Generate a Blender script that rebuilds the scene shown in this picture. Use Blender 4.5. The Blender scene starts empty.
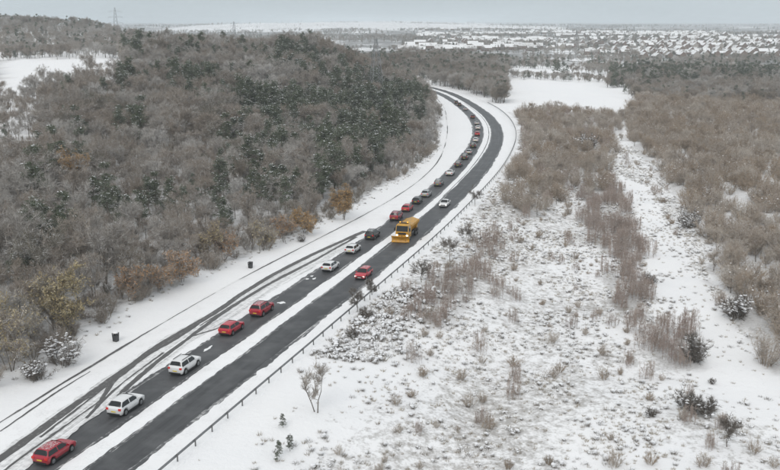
import bpy, math, random
import numpy as np
from mathutils import Vector

R = math.radians
sc = bpy.context.scene
col = sc.collection

# ------------------------------------------------------------------ camera, sky, sun, exposure
CAM_H = 38.0
F_PX = 900.0                       # focal length in pixels of the 780 x 470 photograph
PITCH = math.atan(207 / F_PX)
cam_d = bpy.data.cameras.new('camera')
cam = bpy.data.objects.new('camera', cam_d); col.objects.link(cam)
cam_d.sensor_width = 36.0; cam_d.lens = 36.0 * F_PX / 780.0
cam_d.clip_start = 0.5; cam_d.clip_end = 30000
cam.location = (0, 0, CAM_H); cam.rotation_euler = (math.pi / 2 - PITCH, 0, 0)
sc.camera = cam

SUN_EL, SUN_AZ = 38.0, 200.0       # weak sun behind the cloud, behind and left of the camera
w = bpy.data.worlds.new('World'); sc.world = w; w.use_nodes = True
nt = w.node_tree; N = nt.nodes; L = nt.links
for n in list(N): N.remove(n)
out = N.new('ShaderNodeOutputWorld'); bg = N.new('ShaderNodeBackground'); bg.inputs['Strength'].default_value = 0.1
sky = N.new('ShaderNodeTexSky'); sky.sky_type = 'NISHITA'; sky.sun_disc = False
sky.sun_elevation = R(SUN_EL); sky.sun_rotation = R(SUN_AZ); sky.dust_density = 3.0
tc = N.new('ShaderNodeTexCoord'); sep = N.new('ShaderNodeSeparateXYZ'); L.new(tc.outputs['Generated'], sep.inputs[0])
ramp = N.new('ShaderNodeValToRGB'); L.new(sep.outputs['Z'], ramp.inputs[0])       # overcast: zenith brighter than horizon
ramp.color_ramp.elements[0].position = 0.0; ramp.color_ramp.elements[0].color = (5.45, 6.2, 6.6, 1)
ramp.color_ramp.elements[1].position = 0.9; ramp.color_ramp.elements[1].color = (9.7, 9.75, 9.75, 1)
noi = N.new('ShaderNodeTexNoise'); noi.inputs['Scale'].default_value = 2.2; noi.inputs['Detail'].default_value = 4
mp = N.new('ShaderNodeMapping'); mp.inputs['Scale'].default_value = (1, 1, 6); L.new(tc.outputs['Generated'], mp.inputs[0]); L.new(mp.outputs[0], noi.inputs['Vector'])
mr = N.new('ShaderNodeMapRange'); mr.inputs['From Min'].default_value = .3; mr.inputs['From Max'].default_value = .7
mr.inputs['To Min'].default_value = .93; mr.inputs['To Max'].default_value = 1.07; L.new(noi.outputs['Fac'], mr.inputs[0])
mul = N.new('ShaderNodeVectorMath'); mul.operation = 'SCALE'; L.new(ramp.outputs[0], mul.inputs[0]); L.new(mr.outputs[0], mul.inputs['Scale'])
mix = N.new('ShaderNodeMixRGB'); mix.inputs[0].default_value = 0.88; L.new(sky.outputs[0], mix.inputs[1]); L.new(mul.outputs[0], mix.inputs[2])
L.new(mix.outputs[0], bg.inputs[0]); L.new(bg.outputs[0], out.inputs[0])

sun_d = bpy.data.lights.new('sun', 'SUN'); sun_d.energy = 0.95; sun_d.angle = R(25); sun_d.color = (1.0, .97, .92)
sun = bpy.data.objects.new('sun', sun_d); col.objects.link(sun)
sun.rotation_euler = (R(90 - SUN_EL), 0, R(180 - SUN_AZ))
sc.view_settings.view_transform = 'Standard'; sc.view_settings.look = 'None'
sc.view_settings.exposure = 0.06; sc.view_settings.gamma = 1.0; sc.view_settings.use_curve_mapping = False
sc.cycles.use_denoising = True
sc.cycles.max_bounces = 5; sc.cycles.diffuse_bounces = 3; sc.cycles.glossy_bounces = 2
sc.cycles.transparent_max_bounces = 4; sc.cycles.volume_bounces = 2
sc.cycles.use_adaptive_sampling = True; sc.cycles.adaptive_threshold = 0.02
sc.render.threads_mode = 'AUTO'

rng = np.random.default_rng(11)
random.seed(7)

# ------------------------------------------------------------------ helpers
def tag(o, label=None, cat=None, group=None, kind=None):
    if label: o['label'] = label
    if cat: o['category'] = cat
    if group: o['group'] = group
    if kind: o['kind'] = kind
    return o

def mesh(name, verts, faces, mats=None, fmat=None, smooth=False):
    me = bpy.data.meshes.new(name)
    me.from_pydata(np.asarray(verts, float).tolist() if not isinstance(verts, list) else verts, [], faces)
    for m in (mats or []): me.materials.append(m)
    if fmat is not None: me.polygons.foreach_set('material_index', np.asarray(fmat, dtype=np.int32))
    if smooth: me.polygons.foreach_set('use_smooth', np.ones(len(me.polygons), dtype=bool))
    me.update()
    return me

def tri_mesh(name, V, F, mats, fmat=None):
    """fast mesh out of (n,3) vertices and (m,3) triangles"""
    me = bpy.data.meshes.new(name)
    V = np.asarray(V, np.float32); F = np.asarray(F, np.int32)
    me.vertices.add(len(V)); me.vertices.foreach_set('co', V.ravel())
    me.loops.add(F.size); me.loops.foreach_set('vertex_index', F.ravel())
    me.polygons.add(len(F)); me.polygons.foreach_set('loop_start', np.arange(0, F.size, 3, dtype=np.int32))
    for m in mats: me.materials.append(m)
    if fmat is not None: me.polygons.foreach_set('material_index', np.asarray(fmat, dtype=np.int32))
    me.update(calc_edges=True)
    return me

def link(name, me, parent=None, loc=(0, 0, 0), rz=0.0, s=None):
    o = bpy.data.objects.new(name, me); col.objects.link(o)
    o.parent = parent; o.location = loc; o.rotation_euler = (0, 0, rz)
    if s is not None: o.scale = s if hasattr(s, '__len__') else (s, s, s)
    return o

def box(cx, cy, cz, sx, sy, sz):
    v = [(cx + dx * sx / 2, cy + dy * sy / 2, cz + dz * sz / 2) for dx in (-1, 1) for dy in (-1, 1) for dz in (-1, 1)]
    f = [(0, 1, 3, 2), (4, 6, 7, 5), (0, 4, 5, 1), (2, 3, 7, 6), (0, 2, 6, 4), (1, 5, 7, 3)]
    return v, f

class MB:
    def __init__(self): self.v, self.f, self.m = [], [], []
    def add(self, v, f, m=0):
        o = len(self.v); self.v += [tuple(p) for p in v]; self.f += [tuple(i + o for i in q) for q in f]; self.m += [m] * len(f); return self
    def box(self, *a, m=0): return self.add(*box(*a), m=m)
    def bar(self, p, q, w, m=0):
        p, q = Vector(p), Vector(q); d = (q - p).normalized()
        a = d.cross(Vector((0, 0, 1))); a = a.normalized() if a.length > 1e-3 else Vector((1, 0, 0)); b = d.cross(a)
        v = [e + a * w / 2 * i + b * w / 2 * j for e in (p, q) for i, j in ((-1, -1), (1, -1), (1, 1), (-1, 1))]
        return self.add(v, [(0, 1, 2, 3), (7, 6, 5, 4)] + [(k, 4 + k, 4 + (k + 1) % 4, (k + 1) % 4) for k in range(4)], m)
    def cyl(self, c, axis, r, h, n=20, m=0, r2=None):
        c = Vector(c); ax = Vector(axis).normalized(); a = ax.orthogonal().normalized(); b = ax.cross(a); r2 = r if r2 is None else r2
        v = [c - ax * h / 2 + (a * math.cos(t) + b * math.sin(t)) * r for t in [2 * math.pi * k / n for k in range(n)]]
        v += [c + ax * h / 2 + (a * math.cos(t) + b * math.sin(t)) * r2 for t in [2 * math.pi * k / n for k in range(n)]]
        return self.add(v, [(k, (k + 1) % n, n + (k + 1) % n, n + k) for k in range(n)] + [tuple(range(n))[::-1], tuple(range(n, 2 * n))], m)
    def build(self, name, mats, parent=None, smooth=False, loc=(0, 0, 0), rz=0.0):
        mats = mats if isinstance(mats, (list, tuple)) else [mats]
        return link(name, mesh(name, self.v, self.f, mats, self.m, smooth), parent, loc, rz)

# ------------------------------------------------------------------ materials
def new_mat(name):
    m = bpy.data.materials.new(name); m.use_nodes = True
    b = m.node_tree.nodes['Principled BSDF']
    return m, m.node_tree.nodes, m.node_tree.links, b

def plain(name, c, rough=.6, metal=0.0, coat=0.0, spec=None, dirt=0.0):
    m, N, L, b = new_mat(name)
    b.inputs['Base Color'].default_value = (*c, 1); b.inputs['Roughness'].default_value = rough; b.inputs['Metallic'].default_value = metal
    b.inputs['Coat Weight'].default_value = coat
    if dirt > 0:
        t = N.new('ShaderNodeTexCoord'); n = N.new('ShaderNodeTexNoise'); n.inputs['Scale'].default_value = 2.3; n.inputs['Detail'].default_value = 5
        L.new(t.outputs['Object'], n.inputs['Vector'])
        mp = N.new('ShaderNodeMapRange'); mp.inputs['From Min'].default_value = .45; mp.inputs['From Max'].default_value = .75; mp.inputs['To Max'].default_value = dirt
        L.new(n.outputs['Fac'], mp.inputs[0])
        x = N.new('ShaderNodeMixRGB'); x.inputs[1].default_value = (*c, 1); x.inputs[2].default_value = (.17, .155, .14, 1)
        L.new(mp.outputs[0], x.inputs[0]); L.new(x.outputs[0], b.inputs['Base Color'])
    return m

def noise(N, L, scale, detail=4, vec=None, rough=.5, dist=0.0):
    n = N.new('ShaderNodeTexNoise'); n.inputs['Scale'].default_value = scale; n.inputs['Detail'].default_value = detail
    n.inputs['Roughness'].default_value = rough; n.inputs['Distortion'].default_value = dist
    if vec is not None: L.new(vec, n.inputs['Vector'])
    return n.outputs['Fac']

def rng_node(N, L, src, a, b, c=0.0, d=1.0):
    m = N.new('ShaderNodeMapRange'); m.inputs['From Min'].default_value = a; m.inputs['From Max'].default_value = b
    m.inputs['To Min'].default_value = c; m.inputs['To Max'].default_value = d; L.new(src, m.inputs[0]); return m.outputs[0]

def mixc(N, L, fac, c1, c2):
    x = N.new('ShaderNodeMixRGB')
    if isinstance(fac, float): x.inputs[0].default_value = fac
    else: L.new(fac, x.inputs[0])
    for i, c in ((1, c1), (2, c2)):
        if isinstance(c, tuple): x.inputs[i].default_value = (*c, 1)
        else: L.new(c, x.inputs[i])
    return x.outputs[0]

def math_node(N, L, op, a, b=None):
    x = N.new('ShaderNodeMath'); x.operation = op
    for i, v in ((0, a), (1, b)):
        if v is None: continue
        if isinstance(v, (int, float)): x.inputs[i].default_value = v
        else: L.new(v, x.inputs[i])
    return x.outputs[0]

SNOW = (.86, .865, .875)
def ground_material():
    m, N, L, b = new_mat('snowy_ground')
    g = N.new('ShaderNodeNewGeometry'); pos = g.outputs['Position']
    at = N.new('ShaderNodeVertexColor'); at.layer_name = 'cover'
    sp = N.new('ShaderNodeSeparateColor'); L.new(at.outputs['Color'], sp.inputs[0])
    litter, tuss, far = sp.outputs[0], sp.outputs[1], sp.outputs[2]
    n1 = noise(N, L, .9, 6, pos, .62); n2 = noise(N, L, .06, 4, pos); n3 = noise(N, L, 3.2, 4, pos, .6)
    # dead grass and heather poking through the snow where the cover map says so
    t = math_node(N, L, 'ADD', math_node(N, L, 'MULTIPLY', n1, .62), math_node(N, L, 'MULTIPLY', n3, .38))
    thr = math_node(N, L, 'ADD', t, math_node(N, L, 'MULTIPLY', math_node(N, L, 'SUBTRACT', n2, .5), .2))
    thr2 = math_node(N, L, 'ADD', thr, math_node(N, L, 'MULTIPLY', math_node(N, L, 'SUBTRACT', tuss, 1.0), .35))
    f1 = rng_node(N, L, thr2, .41, .58, 0, .67)
    c = mixc(N, L, n3, (.14, .12, .1), (.27, .25, .22))
    snow = mixc(N, L, n2, (.82, .83, .85), (.88, .88, .88))
    c1 = mixc(N, L, f1, snow, c)
    # woodland floor: leaf litter and brash, snow lying in the gaps
    lit = mixc(N, L, n1, (.07, .06, .05), (.2, .18, .16))
    lf = math_node(N, L, 'MULTIPLY', litter, rng_node(N, L, n1, .3, .6, .95, .45))
    c2 = mixc(N, L, lf, c1, lit)
    # far country: hedge lines and rough patches among snow fields
    n4 = noise(N, L, .006, 5, pos, .6); n5 = noise(N, L, .03, 4, pos, .6)
    ff = math_node(N, L, 'MULTIPLY', far, rng_node(N, L, math_node(N, L, 'ADD', math_node(N, L, 'MULTIPLY', n4, .55), math_node(N, L, 'MULTIPLY', n5, .45)), .39, .5, 0, .85))
    c3 = mixc(N, L, ff, c2, (.13, .13, .125))
    L.new(c3, b.inputs['Base Color']); b.inputs['Roughness'].default_value = .75; b.inputs['Specular IOR Level'].default_value = .2
    bp = N.new('ShaderNodeBump'); bp.inputs['Strength'].default_value = .5; bp.inputs['Distance'].default_value = .25
    L.new(math_node(N, L, 'ADD', n1, math_node(N, L, 'MULTIPLY', n3, .5)), bp.inputs['Height']); L.new(bp.outputs[0], b.inputs['Normal'])
    return m

def snow_material():
    m, N, L, b = new_mat('verge_snow')
    g = N.new('ShaderNodeNewGeometry'); pos = g.outputs['Position']
    n1 = noise(N, L, .5, 5, pos); n2 = noise(N, L, 4.0, 4, pos, .6)
    f = rng_node(N, L, math_node(N, L, 'ADD', math_node(N, L, 'MULTIPLY', n1, .5), math_node(N, L, 'MULTIPLY', n2, .5)), .5, .68, 0, .28)
    L.new(mixc(N, L, f, SNOW, (.5, .5, .5)), b.inputs['Base Color'])
    b.inputs['Roughness'].default_value = .7; b.inputs['Specular IOR Level'].default_value = .2
    bp = N.new('ShaderNodeBump'); bp.inputs['Strength'].default_value = .35; bp.inputs['Distance'].default_value = .06
    L.new(n2, bp.inputs['Height']); L.new(bp.outputs[0], b.inputs['Normal'])
    return m

def asphalt_material():
    m, N, L, b = new_mat('wet_asphalt')
    g = N.new('ShaderNodeNewGeometry'); pos = g.outputs['Position']
    uv = N.new('ShaderNodeUVMap'); uv.uv_map = 'lane'
    mp = N.new('ShaderNodeMapping'); mp.inputs['Scale'].default_value = (1.6, .035, 1); L.new(uv.outputs[0], mp.inputs[0])
    streak = noise(N, L, 1.0, 4, mp.outputs[0]); n2 = noise(N, L, .35, 5, pos); n3 = noise(N, L, 9.0, 3, pos)
    c = mixc(N, L, rng_node(N, L, streak, .35, .7), (.04, .042, .045), (.09, .093, .098))
    c = mixc(N, L, rng_node(N, L, n2, .45, .72, 0, .7), c, (.125, .128, .132))
    c = mixc(N, L, rng_node(N, L, n3, .62, .8, 0, .25), c, (.3, .3, .3))
    L.new(c, b.inputs['Base Color'])
    L.new(rng_node(N, L, streak, .3, .7, .42, .68), b.inputs['Roughness']); b.inputs['Specular IOR Level'].default_value = .35
    return m

def slush_material():
    m, N, L, b = new_mat('slush_track')
    g = N.new('ShaderNodeNewGeometry'); pos = g.outputs['Position']
    uv = N.new('ShaderNodeUVMap'); uv.uv_map = 'lane'
    mp = N.new('ShaderNodeMapping'); mp.inputs['Scale'].default_value = (4.0, .12, 1); L.new(uv.outputs[0], mp.inputs[0])
    s = noise(N, L, 1.0, 5, mp.outputs[0], .6); n2 = noise(N, L, 2.2, 5, pos, .65)
    f = rng_node(N, L, math_node(N, L, 'ADD', math_node(N, L, 'MULTIPLY', s, .5), math_node(N, L, 'MULTIPLY', n2, .5)), .53, .72, 0, .8)
    L.new(mixc(N, L, f, (.09, .089, .088), (.5, .5, .5)), b.inputs['Base Color']); b.inputs['Roughness'].default_value = .6
    return m

def smear_material(name, snowy, a, b_, dark=(.13, .13, .13)):
    m, N, L, b = new_mat(name)
    g = N.new('ShaderNodeNewGeometry'); pos = g.outputs['Position']
    uv = N.new('ShaderNodeUVMap'); uv.uv_map = 'lane'
    mp = N.new('ShaderNodeMapping'); mp.inputs['Scale'].default_value = (3.2, .07, 1); L.new(uv.outputs[0], mp.inputs[0])
    s = noise(N, L, 1.0, 6, mp.outputs[0], .65, .4); n2 = noise(N, L, 1.6, 6, pos, .7)
    f = rng_node(N, L, math_node(N, L, 'ADD', math_node(N, L, 'MULTIPLY', s, .55), math_node(N, L, 'MULTIPLY', n2, .45)), a, b_)
    L.new(mixc(N, L, f, dark, snowy), b.inputs['Base Color']); b.inputs['Roughness'].default_value = .55
    return m
def twig_material(name, cols, snow=.45, leaf=False):
    """bark and twig colours vary from tree to tree; snow lies on what faces up"""
    m, N, L, b = new_mat(name)
    oi = N.new('ShaderNodeObjectInfo'); g = N.new('ShaderNodeNewGeometry'); tcn = N.new('ShaderNodeTexCoord')
    rp = N.new('ShaderNodeValToRGB')
    n8 = noise(N, L, .045, 3, oi.outputs['Location'], .6)                      # trees of a kind stand together
    L.new(math_node(N, L, 'ADD', math_node(N, L, 'MULTIPLY', oi.outputs['Random'], .34), rng_node(N, L, n8, .34, .64, .05, .7)), rp.inputs[0])
    e = rp.color_ramp.elements
    for i, c in enumerate(cols):
        p = i / max(1, len(cols) - 1)
        if i == 0: e[0].position = 0; e[0].color = (*c, 1)
        elif i == len(cols) - 1: e[-1].position = 1; e[-1].color = (*c, 1)
        else: k = e.new(p); k.color = (*c, 1)
    n1 = noise(N, L, 1.3, 3, tcn.outputs['Object'])
    base = mixc(N, L, rng_node(N, L, n1, .35, .7, 0, .5), rp.outputs[0], (.14, .12, .105) if not leaf else (.2, .12, .04))
    sx = N.new('ShaderNodeSeparateXYZ'); L.new(g.outputs['Normal'], sx.inputs[0])
    up = rng_node(N, L, sx.outputs['Z'], .35, .85)
    n2 = noise(N, L, .8, 3, tcn.outputs['Object'])
    wn = N.new('ShaderNodeTexWhiteNoise'); wn.noise_dimensions = '1D'; L.new(oi.outputs['Random'], wn.inputs['W'])
    amt = math_node(N, L, 'MULTIPLY', rng_node(N, L, wn.outputs['Value'], 0, 1, .25 * snow, snow), rng_node(N, L, n2, .35, .6, .3, 1))
    f = math_node(N, L, 'MULTIPLY', up, amt)
    L.new(mixc(N, L, f, base, (.8, .81, .83)), b.inputs['Base Color']); b.inputs['Roughness'].default_value = .85
    b.inputs['Specular IOR Level'].default_value = .1
    return m

M_smear = smear_material('smeared_slush', (.84, .845, .85), .34, .56, (.3, .3, .3)); M_edge = smear_material('lane_edge_slush', (.6, .6, .6), .5, .62, (.06, .062, .065))
M_ground = ground_material(); M_snow = snow_material(); M_asphalt = asphalt_material(); M_slush = slush_material()
M_bark = twig_material('bark', [(.14, .125, .11), (.2, .185, .165), (.16, .14, .12)], .3)
M_twig = twig_material('bare_twigs', [(.15, .13, .105), (.2, .185, .145), (.29, .245, .20), (.39, .34, .29), (.36, .335, .305), (.5, .475, .445), (.64, .625, .61)], .95)
M_twig_right = twig_material('brown_twigs', [(.25, .20, .157), (.33, .268, .205), (.425, .337, .25), (.435, .372, .31), (.525, .462, .395), (.6, .55, .49)], .8)
M_whip = twig_material('birch_whips', [(.40, .32, .285), (.46, .375, .325), (.42, .36, .33)], .55)
M_birch_bark = plain('birch_bark', (.42, .4, .37), .7, dirt=.8)
M_dark_twig = twig_material('dark_twigs', [(.12, .11, .095), (.16, .14, .12), (.14, .13, .115)], .5)
M_yellow = twig_material('olive_leaves', [(.48, .41, .24), (.45, .38, .24)], .4, True)
M_orange = twig_material('orange_leaves', [(.5, .32, .13), (.46, .28, .12), (.54, .36, .14)], .3, True)
M_russet = twig_material('russet_leaves', [(.42, .24, .13), (.46, .28, .15)], .3, True)
M_needle = twig_material('pine_needles', [(.085, .115, .07), (.12, .15, .09), (.075, .10, .07)], .45)
M_pine_snow = plain('bough_snow', (.6, .61, .62), .85)
M_clump_snow = plain('clinging_snow', (.82, .83, .85), .8)
def dusting_material():
    m, N, L, b = new_mat('snow_dusting'); t = N.new('ShaderNodeTexCoord')
    n1 = noise(N, L, 7.0, 8, t.outputs['Object'], .8)
    b.inputs['Base Color'].default_value = (.82, .83, .84, 1); b.inputs['Roughness'].default_value = .8
    L.new(rng_node(N, L, n1, .47, .66, 0, .85), b.inputs['Alpha']); return m
M_dusting = dusting_material()
M_grass = twig_material('dead_grass', [(.3, .255, .19), (.4, .345, .265), (.24, .21, .17)], .5)
M_heather = twig_material('heather', [(.12, .105, .09), (.19, .16, .13), (.15, .14, .12)], .6)

# ------------------------------------------------------------------ the lie of the land
def smooth_fn(ys, xs, n=4):
    ys, xs = np.array(ys, float), np.array(xs, float)
    yy = np.arange(ys[0], ys[-1] + .5, 2.0); xx = np.interp(yy, ys, xs)
    k = np.ones(21) / 21
    for _ in range(n): xx = np.convolve(np.pad(xx, 10, mode='reflect', reflect_type='odd'), k, 'valid')
    s0 = (xx[1] - xx[0]) / 2.0; s1 = (xx[-1] - xx[-2]) / 2.0
    def f(y):
        y = np.asarray(y, float); r = np.interp(y, yy, xx)
        r = np.where(y < yy[0], xx[0] + (y - yy[0]) * s0, r)
        return np.where(y > yy[-1], xx[-1] + (y - yy[-1]) * s1, r)
    return f
C = smooth_fn([20, 40, 72.7, 106.7, 124.5, 166, 184, 247, 304, 342, 387, 453, 528, 580, 640, 700, 760],
              [-45.2, -38.8, -28.2, -17.2, -11.4, 1.4, 6.7, 22.3, 33.0, 37.6, 40.2, 39, 34.8, 28, 12, -20, -70])
KERB = smooth_fn([20, 60, 82, 96.5, 116, 130, 156, 168, 185.5, 213.5, 247, 286, 344, 441, 528, 580, 640, 700, 760],
                 [-58, -44.5, -38.4, -35, -29.5, -25.2, -15.6, -11, -4.2, 4.5, 12.4, 17.4, 22.2, 26.8, 25.5, 19.5, 3.5, -28, -78], 2)
EDGE = smooth_fn([20, 60, 91, 101, 121, 136, 144, 163, 185, 228, 264, 344, 430, 528, 580, 640, 700, 760],
                 [-66, -53, -42.5, -39.5, -35, -30, -25.8, -16.9, -8.8, 2.2, 11.5, 20.5, 25, 24, 18, 2, -30, -80], 2)
BARR = smooth_fn([20, 60, 75.2, 112.8, 127.1, 157.8, 196.2, 248.2, 299.6, 333, 385, 440, 528, 600, 700, 760],
                 [-36, -24, -19.1, -7.1, -2.75, 7.2, 17.9, 31.5, 41.6, 46.8, 51.3, 52, 46, 34, -10, -60], 2)

def sstep(t): t = np.clip(t, 0, 1); return t * t * (3 - 2 * t)

def vnoise(x, y, seed=0):
    """cheap smooth value noise, -1..1"""
    xi, yi = np.floor(x).astype(np.int64), np.floor(y).astype(np.int64); fx, fy = x - xi, y - yi
    fx, fy = fx * fx * (3 - 2 * fx), fy * fy * (3 - 2 * fy)
    def hsh(a, b):
        h = (a * 374761393 + b * 668265263 + seed * 1442695041) & 0x7fffffff
        h = ((h ^ (h >> 13)) * 1274126177) & 0x7fffffff
        return ((h ^ (h >> 16)) & 0xffff) / 32767.5 - 1
    return (hsh(xi, yi) * (1 - fx) + hsh(xi + 1, yi) * fx) * (1 - fy) + (hsh(xi, yi + 1) * (1 - fx) + hsh(xi + 1, yi + 1) * fx) * fy

def height(x, y):
    x, y = np.asarray(x, float), np.asarray(y, float)
    d = np.hypot(x, y)
    dl = KERB(y) - x; dr = x - BARR(y)                 # metres beyond the kerb line / beyond the barrier
    near = 1 - sstep((y - 640) / 160)
    und = .85 * vnoise(x / 15, y / 15, 1) + .3 * vnoise(x / 5, y / 5, 2)
    left = sstep(dl / 9) * (.6 + .012 * np.clip(dl, 0, 200) + und)
    hill = (22 + 3.5 * vnoise(x / 45, y / 45, 91)) * np.exp(-(np.clip(np.abs(x + 42) - 86, 0, None) / np.where(x < -42, 34, 60)) ** 2 / 2 - ((y - 540) / 105) ** 2 / 2)
    rise = np.clip(np.hypot(x, y) - 440, 0, 290) * .05 * sstep((-x - 110) / 110)
    hillb = 24 * np.exp(-(np.clip(np.abs(x + 430) - 90, 0, None) / 150) ** 2 / 2) * sstep((y - 690) / 330)
    left = left + sstep(dl / 70) * (hill + rise + hillb)
    hillc = 9.5 * np.exp(-((x - 18) / 75) ** 2 / 2 - ((y - 760) / 80) ** 2 / 2) * sstep(dr / 55)
    right = hillc - 3.6 * sstep((dr - .6) / 26) * (1 - sstep((y - 330) / 160)) + sstep(dr / 10) * und * .9
    z = np.where(dl > 0, left, np.where(dr > 0, right, 0.0))
    z = np.where((dl <= 0) & (dr <= 0.4), -.07, z)
    far = np.clip(d - 950, 0, None) * .0085 + 6 * sstep((d - 1080) / 600) + sstep((d - 900) / 1500) * (8 * vnoise(x / 640, y / 520, 5) + 2.5 * vnoise(x / 170, y / 170, 6))
    far = far + 24 * np.exp(-((x + 120) / 620) ** 2 / 2) * sstep((y - 3300) / 1200)
    return z + far

def ground_at(px, py):
    """the place on the land that the photograph shows at pixel (px, py)"""
    u, v = (px - 390) / F_PX, -(py - 235) / F_PX
    dx, dy, dz = u, math.cos(PITCH) + v * math.sin(PITCH), -math.sin(PITCH) + v * math.cos(PITCH)
    t = np.concatenate([np.arange(60, 800, .5), np.arange(800, 8000, 4)])
    X, Y, Z = t * dx, t * dy, CAM_H + t * dz
    k = np.nonzero(Z < height(X, Y))[0]
    i = k[0] if len(k) else len(t) - 1
    return float(X[i]), float(Y[i])

def poly(pts): return np.array([ground_at(*p) for p in pts])
def inside(P, x, y):
    r = np.zeros(np.shape(x), bool); n = len(P); j = n - 1
    for i in range(n):
        xi, yi = P[i]; xj, yj = P[j]
        c = ((yi > y) != (yj > y)) & (x < (xj - xi) * (y - yi) / (yj - yi + 1e-12) + xi); r ^= c; j = i
    return r
def soft(P, x, y, jit=2.5):
    return inside(P, x + jit * vnoise(x / 4, y / 4, 21), y + jit * 1.5 * vnoise(x / 4, y / 4, 22))

THICKET = poly([(520, 112), (560, 108), (622, 118), (612, 165), (600, 195), (575, 192), (552, 205), (535, 222), (508, 215), (502, 190), (518, 150)])
STRIP = poly([(575, 185), (608, 170), (622, 195), (634, 235), (640, 275), (650, 312), (690, 335), (692, 378), (652, 378), (628, 315), (606, 272), (592, 230)])
RWOOD = poly([(622, 118), (640, 155), (668, 181), (685, 209), (710, 244), (716, 280), (732, 312), (748, 346), (770, 372), (840, 392), (820, 100), (640, 100)])
SCRUB = poly([(405, 322), (432, 285), (462, 262), (476, 238), (496, 228), (498, 262), (470, 300), (438, 330), (412, 338)])
TRACK = poly([(618, 172), (646, 188), (668, 225), (694, 270), (728, 322), (790, 372), (790, 440), (700, 385), (655, 300), (640, 240)])
def in_field(x, y):                                        # the white field among the trees
    d = np.hypot(x, y); a = x / np.maximum(y, 1)
    return (d > 425 + 22 * vnoise(a * 30, d * 0, 31)) & (d < 690) & (a > -.435) & (a < -.29 + .05 * sstep((d - 620) / 60))
def in_sparse(x, y):                                       # open snowy ground in the wood
    a = x / np.maximum(y, 1)
    return (a < -.385 + .02 * vnoise(y / 9, x / 9, 8)) & (y > 225) & (y < 400)

# ------------------------------------------------------------------ ground sheet
def graded(a0, a1, fine, lo, hi, grow=1.07):
    c = list(np.arange(a0, a1 + .01, fine)); s = fine
    while c[-1] < hi: s *= grow; c.append(c[-1] + s)
    s = fine; left = [a0]
    while left[-1] > lo: s *= grow; left.append(left[-1] - s)
    return np.array(left[:0:-1] + c)
gx = graded(-52, 110, 1.5, -7000, 7000); gy = graded(64, 330, 1.5, -400, 10000, 1.045)
GX, GY = np.meshgrid(gx, gy); GZ = height(GX, GY)
nx, ny = len(gx), len(gy)
V = np.stack([GX.ravel(), GY.ravel(), GZ.ravel()], 1)
ii = (np.arange(ny - 1)[:, None] * nx + np.arange(nx - 1)[None]).ravel()
me = bpy.data.meshes.new('ground')
Q = np.stack([ii, ii + 1, ii + nx + 1, ii + nx], 1).astype(np.int32)
me.vertices.add(len(V)); me.vertices.foreach_set('co', V.astype(np.float32).ravel())
me.loops.add(Q.size); me.loops.foreach_set('vertex_index', Q.ravel())
me.polygons.add(len(Q)); me.polygons.foreach_set('loop_start', np.arange(0, Q.size, 4, dtype=np.int32))
me.polygons.foreach_set('use_smooth', np.ones(len(Q), bool)); me.update(calc_edges=True)
x, y = V[:, 0], V[:, 1]
wood = .7 * ((x < EDGE(y) - 1) & (y < 640) & ~in_field(x, y)).astype(float)
wood = np.where(in_sparse(x, y), .25, wood)
wood = np.maximum(wood, .5 * soft(THICKET, x, y)); wood = np.maximum(wood, .4 * soft(RWOOD, x, y)); wood = np.maximum(wood, .55 * soft(STRIP, x, y)); wood = np.maximum(wood, .35 * soft(SCRUB, x, y))
tus = ((x > BARR(y) + 2) & (y < 420)) * (.75 + .35 * vnoise(x / 11, y / 11, 41))
tus = np.where(inside(TRACK, x, y), tus * .45, tus)
tus = tus * (1 - .8 * np.exp(-((x - BARR(y)) / 9) ** 2) * (y < 118))
tus = np.maximum(tus, .3 * (x < EDGE(y) + 1.5) * (y < 640))
far = sstep((np.hypot(x, y) - 880) / 200) * (1 - .8 * (np.abs(x + 120) < 850) * sstep((y - 3300) / 300))
ca = me.color_attributes.new('cover', 'FLOAT_COLOR', 'POINT')
ca.data.foreach_set('color', np.stack([wood, np.clip(tus, 0, 1), far, np.ones_like(x)], 1).astype(np.float32).ravel())
me.materials.append(M_ground)
tag(link('ground', me), 'snow covered ground with heath, fields and far hills', 'ground', kind='structure')

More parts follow.
